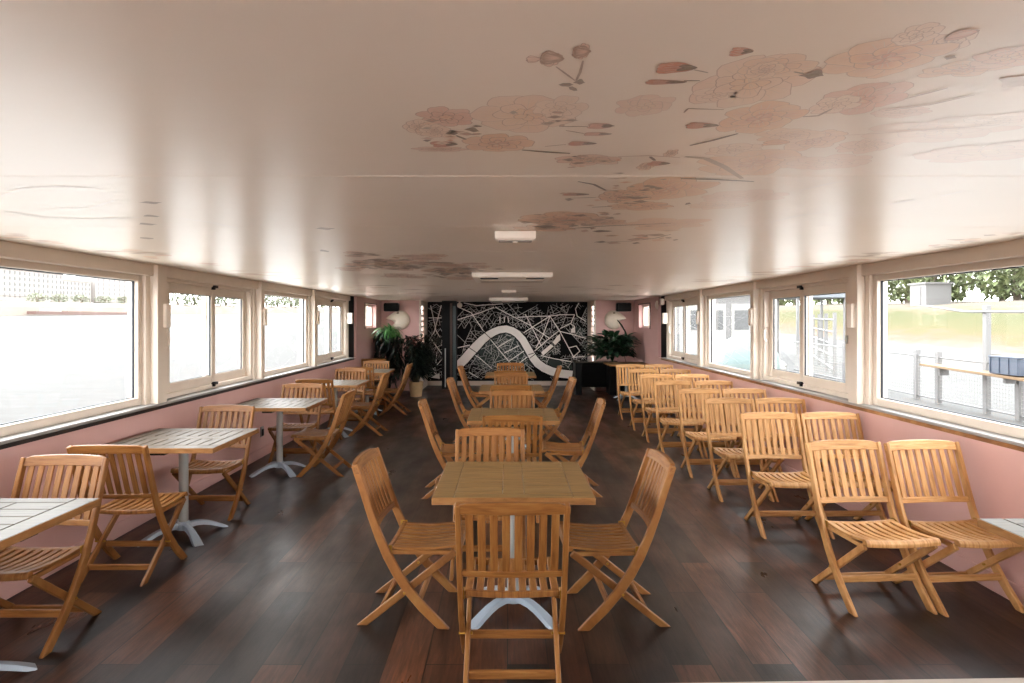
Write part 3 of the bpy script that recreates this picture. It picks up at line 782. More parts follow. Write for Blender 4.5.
# left cluster
blossom(526, 113, 112, 40, .6, 'pale', .4); blossom(560, 108, 60, 26, .4, 'pale', .25); blossom(446, 117, 58, 21, .75, 'rose', .55); blossom(420, 127, 38, 17, .6, 'pale', .8); blossom(436, 131, 36, 14, .5, 'pale', .6)
blossom(498, 143, 72, 20, .75, 'peach', .5); blossom(440, 149, 58, 6, .6, 'pink', .9); bud(443, 143.5, 26, 8, 0, .95)
leaf(452, 133, 14, 6, 0, .9, DKBR, OLIVE); leaf(472, 130, 16, 6, .2, .9, DKBR, OLIVE); stem([(456, 135), (466, 139)], 3, OLIVE)
bud(600, 125.5, 26, 8, 0, .8, ROSE, PINKP); stem([(559, 126), (588, 126)], 1.5); bud(597, 133.5, 27, 5, 0, .75, ROSE, PINKP); stem([(566, 130), (584, 133)], 1.2)
bud(581, 143, 29, 5.5, 0, .85); stem([(545, 146), (566, 144)], 1.2); stem([(522, 149.5), (545, 151.5), (570, 153)], 4, OLIVE, .95)
blossom(590, 160, 74, 12, .65, 'pink', .9); leaf(578, 156, 14, 3, 0, .95, DKBR, DKBR)
# middle
bud(740.5, 50.7, 23, 12, 0, .95); bud(675, 67, 40, 15, 0, .95); stem([(694, 69), (708, 72)], 2, OLIVE, .6); bud(664, 81.5, 42, 6.5, 0, .95); stem([(684, 80), (700, 80)], 2, OLIVE)
blossom(752, 80, 126, 54, .6, 'pale', .45, .1); blossom(775, 66, 84, 26, .5, 'peach', .35); blossom(765, 70, 40, 18, .5, 'peach', .5); blossom(646, 105, 62, 23, .45, 'pink', .25)
blossom(762, 117, 88, 34, .7, 'peach', .4); blossom(720, 94, 60, 20, .45, 'pale', .3); bud(701, 125, 32, 8, 0, .85); stem([(690, 145), (712, 140), (738, 133)], 4, OLIVE, .9)
stem([(684, 112), (688, 108), (724, 109)], 2, BROWN, .7); leaf(811, 75, 27, 11, 0, .95, OLIVE, DKBR); stem([(794, 71), (804, 73)], 2, OLIVE, .7)
blossom(790, 135, 70, 16, .4, 'peach', .3); bud(776, 142, 26, 8, 0, .7, ROSE, PEACH, False)
# right
blossom(888, 56, 116, 46, .7, 'peach', .4, -.25); blossom(918, 34, 46, 26, .5, 'pale', .35); blossom(950, 42, 50, 28, .5, 'pale', .35, -.3); bud(966, 30, 26, 15, -.5, .6, PINKP, ROSE, False)
blossom(862, 98, 92, 38, .75, 'rose', .45); blossom(835, 104, 50, 20, .55, 'pale', .5); blossom(965, 68, 90, 20, .6, 'peach', .35, -.15); blossom(1010, 56, 80, 26, .6, 'pink', .35); leaf(1012, 82, 48, 16, .3, .45, BROWN, OUTL)
leaf(950, 57, 14, 5, 0, .9, DKBR, OLIVE); stem([(905, 98), (925, 93), (948, 87)], 3, BROWN, .6); stem([(885, 110), (930, 104), (975, 94)], 2.6, BROWN, .55); stem([(803, 116), (818, 115), (832, 108)], 3, BROWN, .7)
blossom(900, 112, 60, 12, .4, 'rose', .3); blossom(868, 145, 62, 18, .4, 'pink', .55); blossom(940, 130, 150, 26, .35, 'pink', .2); blossom(1000, 120, 90, 16, .3, 'pale', .2); blossom(985, 152, 130, 22, .35, 'pink', .2); stem([(838, 135), (890, 132), (1000, 124)], 1.6, OUTL, .4)
blossom(815, 140, 60, 22, .5, 'peach', .4)
# around the seam
bud(658, 163, 22, 6, 0, .9); blossom(646, 166, 18, 9, .6, 'peach', .5); blossom(671, 153, 15, 8, .6, 'peach', .5); stem([(650, 156), (655, 160)], 3, DKBR); stem([(618, 156), (650, 155), (680, 157)], 2, OUTL, .6)
stem([(685, 156), (706, 158), (724, 166), (742, 178)], 6, BROWN, .55); stem([(681, 178), (715, 179), (754, 181)], 3, DKBR, .95)
blossom(755, 162, 110, 30, .5, 'peach', .3); blossom(830, 162, 90, 16, .35, 'pink', .25); blossom(735, 150, 60, 14, .4, 'pale', .3)
blossom(668, 188, 90, 26, .7, 'peach', .35); blossom(625, 196, 60, 14, .7, 'peach', .8); blossom(640, 206, 70, 9, .7, 'peach', .8); bud(575, 194, 26, 4, 0, .95, DKBR, ROSE); stem([(578, 181), (594, 184), (606, 190)], 3, DKBR); leaf(634, 197, 36, 5, 0, .9, DKBR, BROWN); stem([(592, 207), (612, 206)], 2, DKBR); stem([(565, 198), (600, 197)], 1.6, DKBR)
blossom(745, 196, 90, 14, .35, 'rose', .2); blossom(720, 205, 60, 9, .3, 'peach', .2)
blossom(566, 219, 96, 15, .75, 'peach', 1); blossom(545, 228, 66, 7, .7, 'peach', 1); blossom(600, 222, 60, 8, .6, 'peach', .7); stem([(563, 229), (600, 226), (671, 223)], 2.2, DKBR, .95); leaf(545, 226, 28, 4, 0, .9, DKBR, DKBR); leaf(602, 231, 22, 3, 0, .9, DKBR, DKBR); blossom(665, 224, 90, 14, .45, 'peach', .2)
stem([(594, 242), (630, 241), (655, 238), (671, 234)], 1.8, DKBR, .9); leaf(600, 242, 14, 2.4, 0, .9, DKBR, DKBR); leaf(655, 235, 26, 3, .1, .7, BROWN, BROWN); leaf(636, 243, 10, 2, 0, .9, DKBR, DKBR); leaf(668, 230, 30, 3, 0, .5, BROWN, PEACH)
# far cluster left of centre, then the clusters near the walls and the far end
for _ in range(30):
    px = rp.uniform(350, 500); q = rp.gauss(0, 1); py = 259+(px-350)*.10+q*5
    if py < 279: blossom(px, py, rp.uniform(18, 40), rp.uniform(2, 4), .65, rp.choice(('peach', 'rose')), .9)
for _ in range(26):
    px = rp.uniform(350, 495); py = 258+(px-350)*.11+rp.uniform(-7, 8)
    leaf(px, py, rp.uniform(12, 28), rp.uniform(.8, 1.8), 0, .9, DKBR, BROWN)
for _ in range(46):
    px = rp.choice((rp.uniform(350, 385), rp.uniform(520, 575), rp.uniform(590, 650), rp.uniform(400, 470))); py = rp.uniform(285, 297)
    leaf(px, py, rp.uniform(14, 34), rp.uniform(.5, 1.1), 0, .7, rp.choice((DKBR, BROWN, BROWN)), rp.choice((BROWN, PEACH)))
for (a, b_, n) in (((10, 241), (60, 249), 10), ((95, 252), (165, 262), 12), ((200, 268), (330, 290), 12), ((700, 287), (820, 271), 14), ((835, 266), (905, 256), 14), ((930, 251), (1023, 238), 14)):
    for _ in range(n):
        t_ = rp.random(); px, py = a[0]+(b_[0]-a[0])*t_, a[1]+(b_[1]-a[1])*t_-rp.uniform(2, 8)
        leaf(px, py, rp.uniform(14, 36), rp.uniform(1, 2.2), rp.uniform(-.1, .1), .6, rp.choice((BROWN, PEACH)), rp.choice((BROWN, ROSE, PEACH)))
for (px, py, w) in ((150, 202, 26), (148, 224, 20), (147, 238, 14), (152, 216, 18), (325, 251, 10), (325, 228, 22)):
    leaf(px, py, w, 3, 0, .75, BROWN, DKBR)
for (cx_, cy_, wx, wy, n) in ((628, 190, 60, 16, 34), (575, 221, 60, 11, 40), (640, 238, 45, 5, 14), (450, 130, 46, 16, 16), (590, 160, 34, 5, 12), (545, 120, 40, 16, 10), (640, 203, 50, 6, 14), (395, 265, 50, 7, 46), (455, 271, 45, 6, 40), (370, 263, 30, 5, 20)):
    for _ in range(n):
        q1, q2 = rp.gauss(0, .45), rp.gauss(0, .45)
        leaf(cx_+q1*wx, cy_+q2*wy, rp.uniform(6, 20), rp.uniform(1.2, 3.2)*(1 if cy_ > 170 else 1.3), rp.uniform(-.2, .2), rp.uniform(.45, .9), rp.choice((DKBR, BROWN, ROSE)), rp.choice((DKBR, BROWN, PEACH)))
WHP = srgb(240, 230, 222)
for pts in ([(0, 196), (25, 188), (60, 186), (95, 188)], [(58, 208), (90, 208), (114, 200)], [(5, 211), (40, 217), (90, 219), (140, 217)], [(180, 218), (210, 222), (238, 228)], [(800, 190), (830, 183), (850, 180)], [(770, 222), (800, 215), (825, 212)], [(885, 205), (915, 199)], [(940, 196), (962, 191)]):
    stem(pts, 4, WHP, .6)
pb.build('painted_blossoms'); ps.build('painted_stems'); pbd.build('painted_buds')

# ------------------------------------------------------------------ plants
LIM = [None]
def blade(mb, base, d, L, W, droop, n=6, fold=.25):
    d = Vector(d).normalized(); side = d.cross(Vector((0, 0, 1)))
    side = side.normalized() if side.length > .01 else Vector((1, 0, 0))
    p = Vector(base); pts = []; dirv = d.copy()
    for i in range(n+1):
        t = i/n; w = W*(math.sin(math.pi*min(1, (t*.92+.06)))**.7)
        up = side.cross(dirv).normalized()
        pts.append((p-side*w/2+up*w*fold, p.copy(), p+side*w/2+up*w*fold)); dirv = (dirv+Vector((0, 0, -droop/n))).normalized(); p = p+dirv*L/n
    vv = [q for tr in pts for q in tr]; ff = []
    if LIM[0] and not all(LIM[0](q) for q in vv): return
    for i in range(n):
        a = i*3; ff += [(a, a+1, a+4, a+3), (a+1, a+2, a+5, a+4)]
    mb.add(vv, ff)
def in_bounds(p): return abs(p[0]) < XW-.05 and p[1] < YP-.05
pr = random.Random(3)
def keep(mb, lim=True):
    # push every vertex back inside the room
    mb.v = [(max(-XW+.03, min(XW-.03, v[0])), min(YP-.03, v[1]), max(.01, min(CEIL-.02, v[2]))) for v in mb.v]
# arching bright plant on a tall black stand, far left
t = thing('potted_plant', (-2.52, 13.55, 0), 0, 'bright green arching plant on a dark stand in the far left corner', 'plant')
m = MB(); m.lathe([(.17, 0), (.17, .02), (.03, .03), (.03, 1.1), (.15, 1.12), (.15, 1.14)], 20); m.build('plant_stand', BLACKPAINT, t, smooth=True)
m = MB(); m.lathe([(.1, 1.14), (.15, 1.36), (.155, 1.36), (.14, 1.34), (.0, 1.33)], 20); m.build('pot', BLACK, t, smooth=True)
def world_leafs(t, mat, name, gen, lim=None):
    LIM[0] = lim; mb = MB(); gen(mb); LIM[0] = None; o = t.location
    mb.v = [(v[0]-o.x, v[1]-o.y, v[2]-o.z) for v in mb.v]; return mb.build(name, mat, t, smooth=True)
def g1(mb):
    for _ in range(260):
        a = pr.uniform(0, 2*math.pi); e = pr.uniform(.3, 1.5)
        blade(mb, (-2.52+pr.uniform(-.05, .05), 13.5+pr.uniform(-.05, .05), 1.36), (math.cos(a), math.sin(a)*.8, e), pr.uniform(.3, .55), pr.uniform(.014, .026), pr.uniform(1.2, 2.6), 6, .1)
L1 = lambda q: q.y > 13.04 and -XW+.03 < q.x < -2.2 and q.y < YP-.04
world_leafs(t, LEAF_GR, 'foliage', g1, L1)
def g1b(mb):
    for _ in range(520):
        a = pr.uniform(0, 2*math.pi)
        blade(mb, (pr.uniform(-2.8, -2.25), pr.uniform(13.2, 14.0), pr.uniform(.4, 1.36)), (math.cos(a), math.sin(a), pr.uniform(-.3, .5)), pr.uniform(.22, .42), pr.uniform(.03, .05), pr.uniform(1.2, 2.6), 6, .1)
world_leafs(t, LEAF_DK, 'hanging_foliage', g1b, L1)
# big dark plant in the cream pot
t = thing('potted_plant', (-1.93, 13.45, 0), 0, 'large dark bushy plant in a cream pot left of the mural', 'plant')
m = MB(); m.lathe([(.12, 0), (.155, .29), (.165, .30), (.165, .31), (.145, .31), (.14, .29)], 28); m.build('pot', POT, t, smooth=True)
m = MB(); m.lathe([(.142, .27), (.142, .285), (.0, .29)], 24); m.build('soil', SOIL, t)
stm = MB()
def g2(mb):
    for k in range(40):
        a = pr.uniform(0, 2*math.pi); r = pr.uniform(.05, .55); top = Vector((max(-2.16, -1.86+r*math.cos(a)*.8), 13.5+r*math.sin(a)*.9, pr.uniform(.6, 1.3)))
        b0 = Vector((-1.93+pr.uniform(-.06, .06), 13.45+pr.uniform(-.06, .06), .28)); midp = (b0+top)/2+Vector((0, 0, .1))
        stm.tube([tuple(b0-Vector((-1.93, 13.45, 0))), tuple(midp-Vector((-1.93, 13.45, 0))), tuple(top-Vector((-1.93, 13.45, 0)))], [.009, .007, .004], 6)
        for j in range(26):
            q = pr.uniform(.25, 1.05); p = b0.lerp(midp, q*2) if q < .5 else midp.lerp(top, q*2-1)
            b_ = pr.uniform(0, 2*math.pi)
            blade(mb, p, (math.cos(b_), math.sin(b_), pr.uniform(-.5, .6)), pr.uniform(.12, .26), pr.uniform(.035, .075), pr.uniform(.4, 1.6), 4)
L2 = lambda q: q.x > -2.19 and q.y < YP-.04
world_leafs(t, LEAF_DK, 'foliage', g2, L2); stm.build('stems', STEM, t)
def g2r(mb):
    for _ in range(22):
        b_ = pr.uniform(0, 2*math.pi)
        blade(mb, (-1.93+pr.uniform(-.1, .1), 13.3+pr.uniform(-.1, .1), pr.uniform(1.05, 1.3)), (math.cos(b_), math.sin(b_), .3), pr.uniform(.1, .2), .04, 1, 4)
world_leafs(t, LEAF_RED, 'reddish_foliage', g2r, L2)
# broad leaved plant on the right
t = thing('potted_plant', (2.6, 13.85, 0), 0, 'broad leaved green plant with one tall upright leaf, right of the mural', 'plant')
m = MB(); m.lathe([(.14, 0), (.17, .6), (.185, .61), (.185, .63), (.16, .63), (.155, .6)], 28); m.build('pot', BLACK, t, smooth=True)
m = MB(); m.lathe([(.157, .58), (.157, .6), (.0, .61)], 24); m.build('soil', SOIL, t)
st3 = MB()
def g3(mb):
    o = Vector((2.6, 13.85, 0))
    for k in range(330):
        a = pr.uniform(0, 2*math.pi); r = pr.uniform(.05, .45)
        p = Vector((2.28+r*math.cos(a), 13.75+r*math.sin(a)*.8, max(.84, pr.uniform(.85, 1.32)-r*.3)))
        if k % 9 == 0: st3.tube([tuple(Vector((2.6, 13.85, .6))-o), tuple(Vector((2.5, 13.8, .95))-o), tuple(p-o)], [.006, .005, .004], 5)
        blade(mb, p, (math.cos(a), math.sin(a), pr.uniform(.0, 1.1)), pr.uniform(.2, .32), pr.uniform(.08, .13), pr.uniform(.3, 1.2), 6, .18)
    blade(mb, (2.52, 13.55, 1.12), (-.12, -.05, 1), .30, .10, .0, 6, .2)
    blade(mb, (2.49, 13.53, 1.35), (-.5, -.05, .9), .32, .11, .2, 6, .2)
world_leafs(t, LEAF_LILY, 'foliage', g3, lambda q: q.z > .735 and q.x < XW-.03 and q.y < YP-.04); st3.build('stems', STEM, t)

# ------------------------------------------------------------------ pale counter edge under our hands
t = thing('counter', (.25, .724, 0), R(1.5), 'pale counter whose edge shows along the bottom of the picture', 'counter')
m = MB(); m.box(-.75, .95, -.24, .255, 1.01, 1.045); m.build('countertop', plain('pale_counter_paint', srgb(200, 194, 188), .5), t, .004)
m = MB(); m.box(-.73, .93, -.2, .2, 0, 1.01); m.build('counter_body', WHITE, t, .004)

# ------------------------------------------------------------------ outside, left: river, far bank
TILT = .0155
def zo(y): return TILT*y
def outside_plane(name, x0, x1, y0, y1, z, mat):
    vv = [(x, y, z+zo(y)) for y in (y0, y1) for x in (x0, x1)]
    m = MB(); m.add(vv+[(v[0], v[1], v[2]-.5) for v in vv], [(0, 1, 3, 2), (4, 6, 7, 5), (0, 4, 5, 1), (2, 3, 7, 6), (0, 2, 6, 4), (1, 5, 7, 3)])
    return m.build(name, mat)
struct(outside_plane('river_water', -330, -3.3, -200, 1700, -1.7, WATER), 'pale river outside the left windows')
BANK = plain('bank_stone', srgb(100, 89, 77), .8, vary=.12, sc=.05)
m = MB(); vv = [(-320, -100, -2), (-320, 1500, -2), (-345, -100, -2), (-345, 1500, -2)]
def prism(pts_xz, y0, y1):
    mb = MB(); mb.loft([[(x, y, z+zo(y)) for x, z in pts_xz] for y in (y0, y1)]); return mb
struct(prism([(-320, -3), (-324, 4.5), (-331, 7.6), (-360, 8.4), (-430, 9), (-430, -3)], -100, 1700).build('river_bank_far', BANK), 'stone embankment on the far side of the river')
FAC = plain('pale_facade', srgb(127, 121, 116), .8, vary=.05, sc=.1); ROOFM = plain('slate_roof', srgb(89, 89, 91), .7); WINM = plain('facade_window', srgb(66, 66, 66), .4)
wmesh = None
def far_building(y0, y1, hgt, x, label, floors, cols, mans=True):
    global wmesh
    t = thing('building', (x, (y0+y1)/2, 8.3+zo((y0+y1)/2)), 0, label, 'building', 'buildings across the river')
    w = (y1-y0)/2
    m = MB(); m.box(-18, 0, -w, w, 0, hgt); m.box(0, .5, -w, w, hgt-.8, hgt); m.box(0, .4, -w, w, 4, 4.5); m.build('walls', FAC, t)
    m = MB(); m.loft([[(-18, -w, hgt), (0, -w, hgt), (0, w, hgt), (-18, w, hgt)], [(-15, -w+2, hgt+4), (-3, -w+2, hgt+4), (-3, w-2, hgt+4), (-15, w-2, hgt+4)]]); m.build('roof', ROOFM, t)
    for i in range(floors):
        for j in range(cols):
            if wmesh is None:
                q = MB(); q.box(-.1, .15, -.7, .7, -1.2, 1.2); q.box(.1, .25, -.75, .75, -1.35, -1.15); wmesh = q.mesh('window', WINM)
            o = bpy.data.objects.new('window', wmesh); COL.objects.link(o); o.parent = t
            o.location = (0, -w+(j+.5)*2*w/cols, 2.2+(i+.5)*(hgt-3)/floors)
far_building(455, 523, 24, -365, 'long pale apartment block across the river, leftmost in the near left window', 5, 14)
far_building(526, 563, 19, -368, 'lower pale house with slate roof across the river, between the two long blocks', 4, 8)
far_building(566, 690, 23, -366, 'broad pale apartment block across the river, right part of the near left window', 5, 16)
TREE = leafmat('tree_leaves', srgb(86, 92, 67), srgb(119, 124, 97)); TRUNK = plain('trunk', srgb(97, 86, 75), .9)
ORDN = 'first second third fourth fifth sixth seventh eighth ninth tenth eleventh twelfth thirteenth fourteenth fifteenth sixteenth seventeenth eighteenth nineteenth twentieth'.split()
def make_tree(name, loc, h, w, label, group, seed, mat=None, n=260, leafs=.5, low=.22):
    q = random.Random(seed); t = thing(name, loc, 0, label, 'tree', group)
    m = MB(); m.tube([(0, 0, -.3), (q.uniform(-.1, .1)*w, 0, h*.3), (q.uniform(-.2, .2)*w, q.uniform(-.1, .1)*w, h*.75)], [w*.05, w*.04, w*.015], 7)
    for _ in range(4):
        a = q.uniform(0, 6.28); z = q.uniform(.25, .5)*h; m.tube([(0, 0, z), (math.cos(a)*w*.2, math.sin(a)*w*.2, z+h*.15), (math.cos(a)*w*.35, math.sin(a)*w*.35, z+h*.32)], [w*.025, w*.018, w*.008], 5)
    m.build('trunk', TRUNK, t)
    m = MB()
    for _ in range(n):
        a = q.uniform(0, 6.28); z = q.uniform(low, 1.0); zc = (1+low)/2-.03; r = w*.5*math.sqrt(max(.08, 1-((z-zc)/(1.02-zc))**2))*q.uniform(.4, 1)
        p = Vector((r*math.cos(a), r*math.sin(a), z*h)); s_ = leafs*q.uniform(.6, 1.2)
        for __ in range(2):
            d = Vector((q.uniform(-1, 1), q.uniform(-1, 1), q.uniform(-.6, .8))); blade(m, p, d, s_, s_*.6, .5, 2, .2)
    m.build('crown', mat or TREE, t); return t
for k in range(20):
    y = 455*1.053**k; h = (6 if k < 7 else 9+k*.75)
    make_tree('tree', (-336-(k % 3), y, 7.9+zo(y)), h, h*(1.9 if k < 7 else 1.7)+4, 'pale hazy tree on the far river bank, %s counted from the left' % ORDN[k], 'trees on the far river bank', 50+k, n=230, leafs=h*.2, low=.06)
BOATM = plain('barge_hull', srgb(80, 55, 48), .6)
t = thing('barge', (-314, 480, -1.7+zo(480)), 0, 'long low reddish barge moored on the far river bank', 'boat')
m = MB(); m.loft([[(-3, -60, 0), (3, -60, 0), (3, -60, 2), (-3, -60, 2)], [(-3, 55, 0), (3, 55, 0), (3, 55, 2), (-3, 55, 2)], [(-.5, 64, .5), (.5, 64, .5), (.5, 64, 2.4), (-.5, 64, 2.4)]]); m.build('hull', BOATM, t)
m = MB(); m.box(-2, 2, -50, -34, 2, 4.2); m.build('cabin', FAC, t)
m = MB(); m.box(-2.2, 2.2, -28, 45, 2, 2.7); m.build('hatch_cover', plain('hatch', srgb(104, 86, 78), .7), t)

# ------------------------------------------------------------------ outside, right: quay, fence, grassy bank
QUAY = plain('quay_ground', srgb(47, 44, 41), .85, vary=.1, sc=1.2); PALEW = plain('pale_painted_metal', srgb(89, 87, 86), .45, vary=.03)
struct(outside_plane('ground_quay', 3.4, 30, -40, 90, -.35, QUAY), 'pale gravel quay outside the right windows')
def grassmat():
    k = N('dry_grass'); b = k.bsdf(.9, .1)
    f = k.noise(k.coord((.5, .25, 1)), 1.6, 6, .65); f2 = k.noise(k.coord((6, 6, 6)), 2, 3)
    tc = k.n('ShaderNodeTexCoord'); sp = k.n('ShaderNodeSeparateXYZ'); k.l(tc.outputs['Object'], sp.inputs[0])
    ma = k.n('ShaderNodeMath', operation='MULTIPLY_ADD'); k.l(f, ma.inputs[0]); ma.inputs[1].default_value = 9; k.l(sp.outputs['X'], ma.inputs[2])
    mr = k.n('ShaderNodeMapRange'); k.l(ma.outputs[0], mr.inputs[0]); mr.inputs[1].default_value = 26; mr.inputs[2].default_value = 46
    c = k.ramp(mr.outputs[0], [(.0, srgb(98, 92, 82)), (.14, srgb(88, 70, 58)), (.24, srgb(74, 68, 44)), (.48, srgb(66, 66, 42)), (.6, srgb(90, 78, 62)), (.8, srgb(98, 90, 80))])
    k.l(k.mix(.5, c, k.ramp(f2, [(.3, (.55, .55, .55, 1)), (.7, (1.15, 1.15, 1.15, 1))]), 'MULTIPLY'), b.inputs['Base Color']); return k.m
GRASS = grassmat()
mb = MB(); qs = random.Random(9); nx, ny = 14, 46; prof = [(22, -.4), (24, -.2), (26, .3), (29, .9), (32, 1.5), (35, 1.9), (38, 2.2), (42, 2.4), (48, 2.5), (60, 2.6)]
for j in range(ny+1):
    y = -30+j*4.5
    for (x, z) in prof: mb.v.append((x+qs.uniform(-.5, .5), y+qs.uniform(-1, 1), z+zo(y)+qs.uniform(-.12, .12)))
k_ = len(prof)
for j in range(ny):
    for i in range(k_-1): a = j*k_+i; mb.f.append((a, a+1, a+k_+1, a+k_))
struct(mb.build('ground_bank', GRASS, smooth=True), 'grassy slope beyond the quay')
TREE2 = leafmat('hazy_leaves', srgb(86, 95, 65), srgb(126, 134, 95))
kk = 0
for (x, y, h, w) in [(42, 48, 9, 7), (44, 55, 9, 6.5), (43, 63.5, 10, 8), (45, 71.5, 10, 7.5), (42, 79, 9, 7), (44, 87, 11, 7.5), (43, 95.5, 10, 8), (45, 104, 11, 8), (43, 114, 11, 9), (44, 126, 12, 10), (46, 140, 13, 12), (51, 52, 14, 7), (53, 60, 14, 7), (53.5, 69, 14, 7), (53.5, 78, 14, 7.5), (53, 90, 15, 9)]:
    make_tree('tree', (x, y, 2.2+zo(y)), h, w, ('hazy green tree at the top of the grassy bank, %s from the right' % ORDN[kk]) if kk < 11 else ('tall tree behind the first row on the grassy bank, %s from the right' % ORDN[kk-11]), 'trees on the grassy bank', 80+kk, TREE2, 900, .75, .06); kk += 1
t = thing('shed', (37.5, 56.5, 2.15+zo(57)), 0, 'pale square shed among the trees on the grassy bank', 'building')
m = MB(); m.box(-1.1, 1.1, -1.1, 1.1, -.3, 1.75); m.build('walls', PALEW, t); m = MB(); m.box(-1.25, 1.25, -1.25, 1.25, 1.75, 1.9); m.build('roof', PALEW, t)
m = MB(); m.box(-1.14, -1.09, -.4, .4, 0, 1.5); m.build('door', PALEW, t)
# fence along the quay, X = 9
FX = 9.0
fz = lambda y: -.33+zo(y)
MESHM = N('fence_mesh'); MESHM.bsdf(.6); MESHM.b.inputs['Base Color'].default_value = srgb(128, 124, 118)
t = thing('fence', (FX, 0, 0), 0, 'white mesh fence with posts along the quay outside the right windows', 'fence')
posts = [8.2, 9.9, 11.2, 11.96, 13.3, 14.0, 15.3, 17, 19]
for y in posts:
    m = MB(); m.box(-.05, .05, y-.05, y+.05, fz(y), fz(y)+(2.03 if abs(y-11.96) < .01 else 1.08)); m.build('post', PALEW, t, .006)
for za in (.08, .95):
    m = MB(); m.tube([(0, 7.5, fz(7.5)+za), (0, 20, fz(20)+za)], .02, 8); m.build('rail', PALEW, t)
m = MB()
y = 7.5
while y < 20:
    m.tube([(-.01, y, fz(y)+.08), (-.01, y, fz(y)+.95)], .0025, 4); y += .07
z = .15
while z < .95:
    m.tube([(-.01, 7.5, fz(7.5)+z), (-.01, 20, fz(20)+z)], .0025, 4); z += .07
m.build('wire_mesh', MESHM.m, t)
WBOARD = wood('quay_board', srgb(77, 57, 37), srgb(94, 74, 52), srgb(102, 85, 64), (4, 1, 4), .6, .05)
t = thing('shelf_board', (FX-.24, 11.4, .63), 0, 'long wooden board fixed along the quay fence', 'board')
m = MB(); m.box(-.16, .16, -2.9, 1.9, -.025, .025); o = m.build('board', WBOARD, t, .004); o.rotation_euler = (R(1.6), 0, 0)
for yy in (-2, -.2, 1.5):
    m = MB(); m.box(-.02, .16, yy-.03, yy+.03, -.14, -.03+yy*.028); m.build('bracket', PALEW, t)
t = thing('crate', (FX-.24, 11.36, .662), 0, 'blue grey plastic crate on the wooden board outside the right window', 'crate')
CRATE = plain('blue_crate', srgb(45, 52, 64), .5)
m = MB()
m.box(-.15, .15, -.62, .02, 0, .02); m.box(-.15, -.13, -.62, .02, .02, .31); m.box(.13, .15, -.62, .02, .02, .31); m.box(-.13, .13, -.62, -.6, .02, .31); m.box(-.13, .13, 0, .02, .02, .31)
m.build('body', CRATE, t, .004)
m = MB(); m.box(-.165, .165, -.635, .035, .285, .315)
m.build('lid', CRATE, t, .004)
for yy in (-.6, -.41, -.2, 0):
    m = MB(); m.box(-.165, -.15, yy-.012, yy+.012, .02, .285); m.build('rib', CRATE, t)
m = MB(); m.tube([(FX-.1, 7, 1.62+zo(7)), (FX-.1, 9.5, 1.58+zo(9)), (FX-.09, 11.9, 1.58+zo(12)), (FX-.09, 12.15, 1.58+zo(12)), (FX+.6, 13.5, 1.60+zo(13)), (FX+1.2, 15.5, 1.72+zo(15))], .025, 6)
tag(m.build('cable', PALEW), 'white cable strung from the tall fence post outside the right window', 'cable')
# white cabin, canopy, tarpaulin and sacks further along
t = thing('cabin', (8.6, 24.5, fz(24)), 0, 'white cabin with panelled doors on the quay behind the third right window', 'cabin')
m = MB(); m.box(-2.2, 1.2, 0, 3, 0, 2.7); m.build('walls', PALEW, t, .02)
m = MB(); m.box(-2.5, 1.5, -.4, 3.3, 2.7, 2.85); m.build('roof', plain('grey_roof', srgb(96, 98, 100), .6), t, .01)
for xx in (-1.6, -.6, .4):
    m = MB(); m.box(xx-.4, xx+.4, -.04, .01, .1, 2.2); d_ = m.build('door', plain('cabin_door', srgb(120, 118, 114), .5), t, .01)
    m = MB(); m.box(xx-.28, xx+.28, -.05, -.03, 1.2, 1.95); m.build('door_window', WINM, d_)
t = thing('railing', (10.5, 20.5, fz(20)), 0, 'white horizontal bar railing beside the white cabin outside', 'railing')
for k in range(5):
    m = MB(); m.tube([(-1.0, -2, .2+k*.36), (1.5, 4.5, .2+k*.36+.05)], .03, 6); m.build('bar', PALEW, t)
for q in (0, .33, .66, 1):
    m = MB(); p = Vector((-1, -2, 0)).lerp(Vector((1.5, 4.5, 0)), q); m.box(p.x-.04, p.x+.04, p.y-.04, p.y+.04, -.03, 1.85); m.build('post', PALEW, t)
t = thing('canopy', (13.3, 28, fz(28)), 0, 'grey flat canopy on posts behind the sliding right window', 'canopy')
m = MB(); m.box(-1.1, 1.1, -1.2, 1.2, 2.45, 2.85); m.build('roof', plain('canopy_grey', srgb(84, 88, 92), .5), t, .02)
for xx in (-1, 1):
    for yy in (-1, 1):
        m = MB(); m.box(xx-.05, xx+.05, yy-.05, yy+.05, 0, 2.45); m.build('post', PALEW, t)
TARP = plain('green_tarp', srgb(72, 85, 83), .6)
t = thing('covered_heap', (6.6, 17.6, fz(17)), 0, 'heap under a pale green tarpaulin outside the third right window', 'tarpaulin')
m = MB(); rr = []
for i, (r, z) in enumerate(((1.0, 0), (.98, .35), (.88, .75), (.62, 1.1), (.3, 1.28), (.05, 1.32))):
    rr.append([(r*(1+.06*math.sin(5*a_+i))*math.cos(a_)*.9, r*(1+.06*math.sin(4*a_+i))*math.sin(a_), z) for a_ in [2*math.pi*q/22 for q in range(22)]])
m.loft(rr); m.build('tarpaulin', TARP, t, smooth=True)
m = MB(); m.tube([(.93*math.cos(a_), 1.02*math.sin(a_), .18) for a_ in [2*math.pi*q/20 for q in range(21)]], .02, 5); m.build('rope', PALEW, t)
SACK = plain('white_sack', srgb(118, 114, 108), .8)
sp = [(7.45, 20.0, .0), (8.4, 20.3, .0), (7.9, 19.15, 0), (7.9, 20.15, .47)]
SL = ['white sack at the front of the heap outside the third right window', 'white sack nearest the tarpaulin outside', 'white sack nearest us in the heap outside', 'white sack lying on top of the other sacks outside']
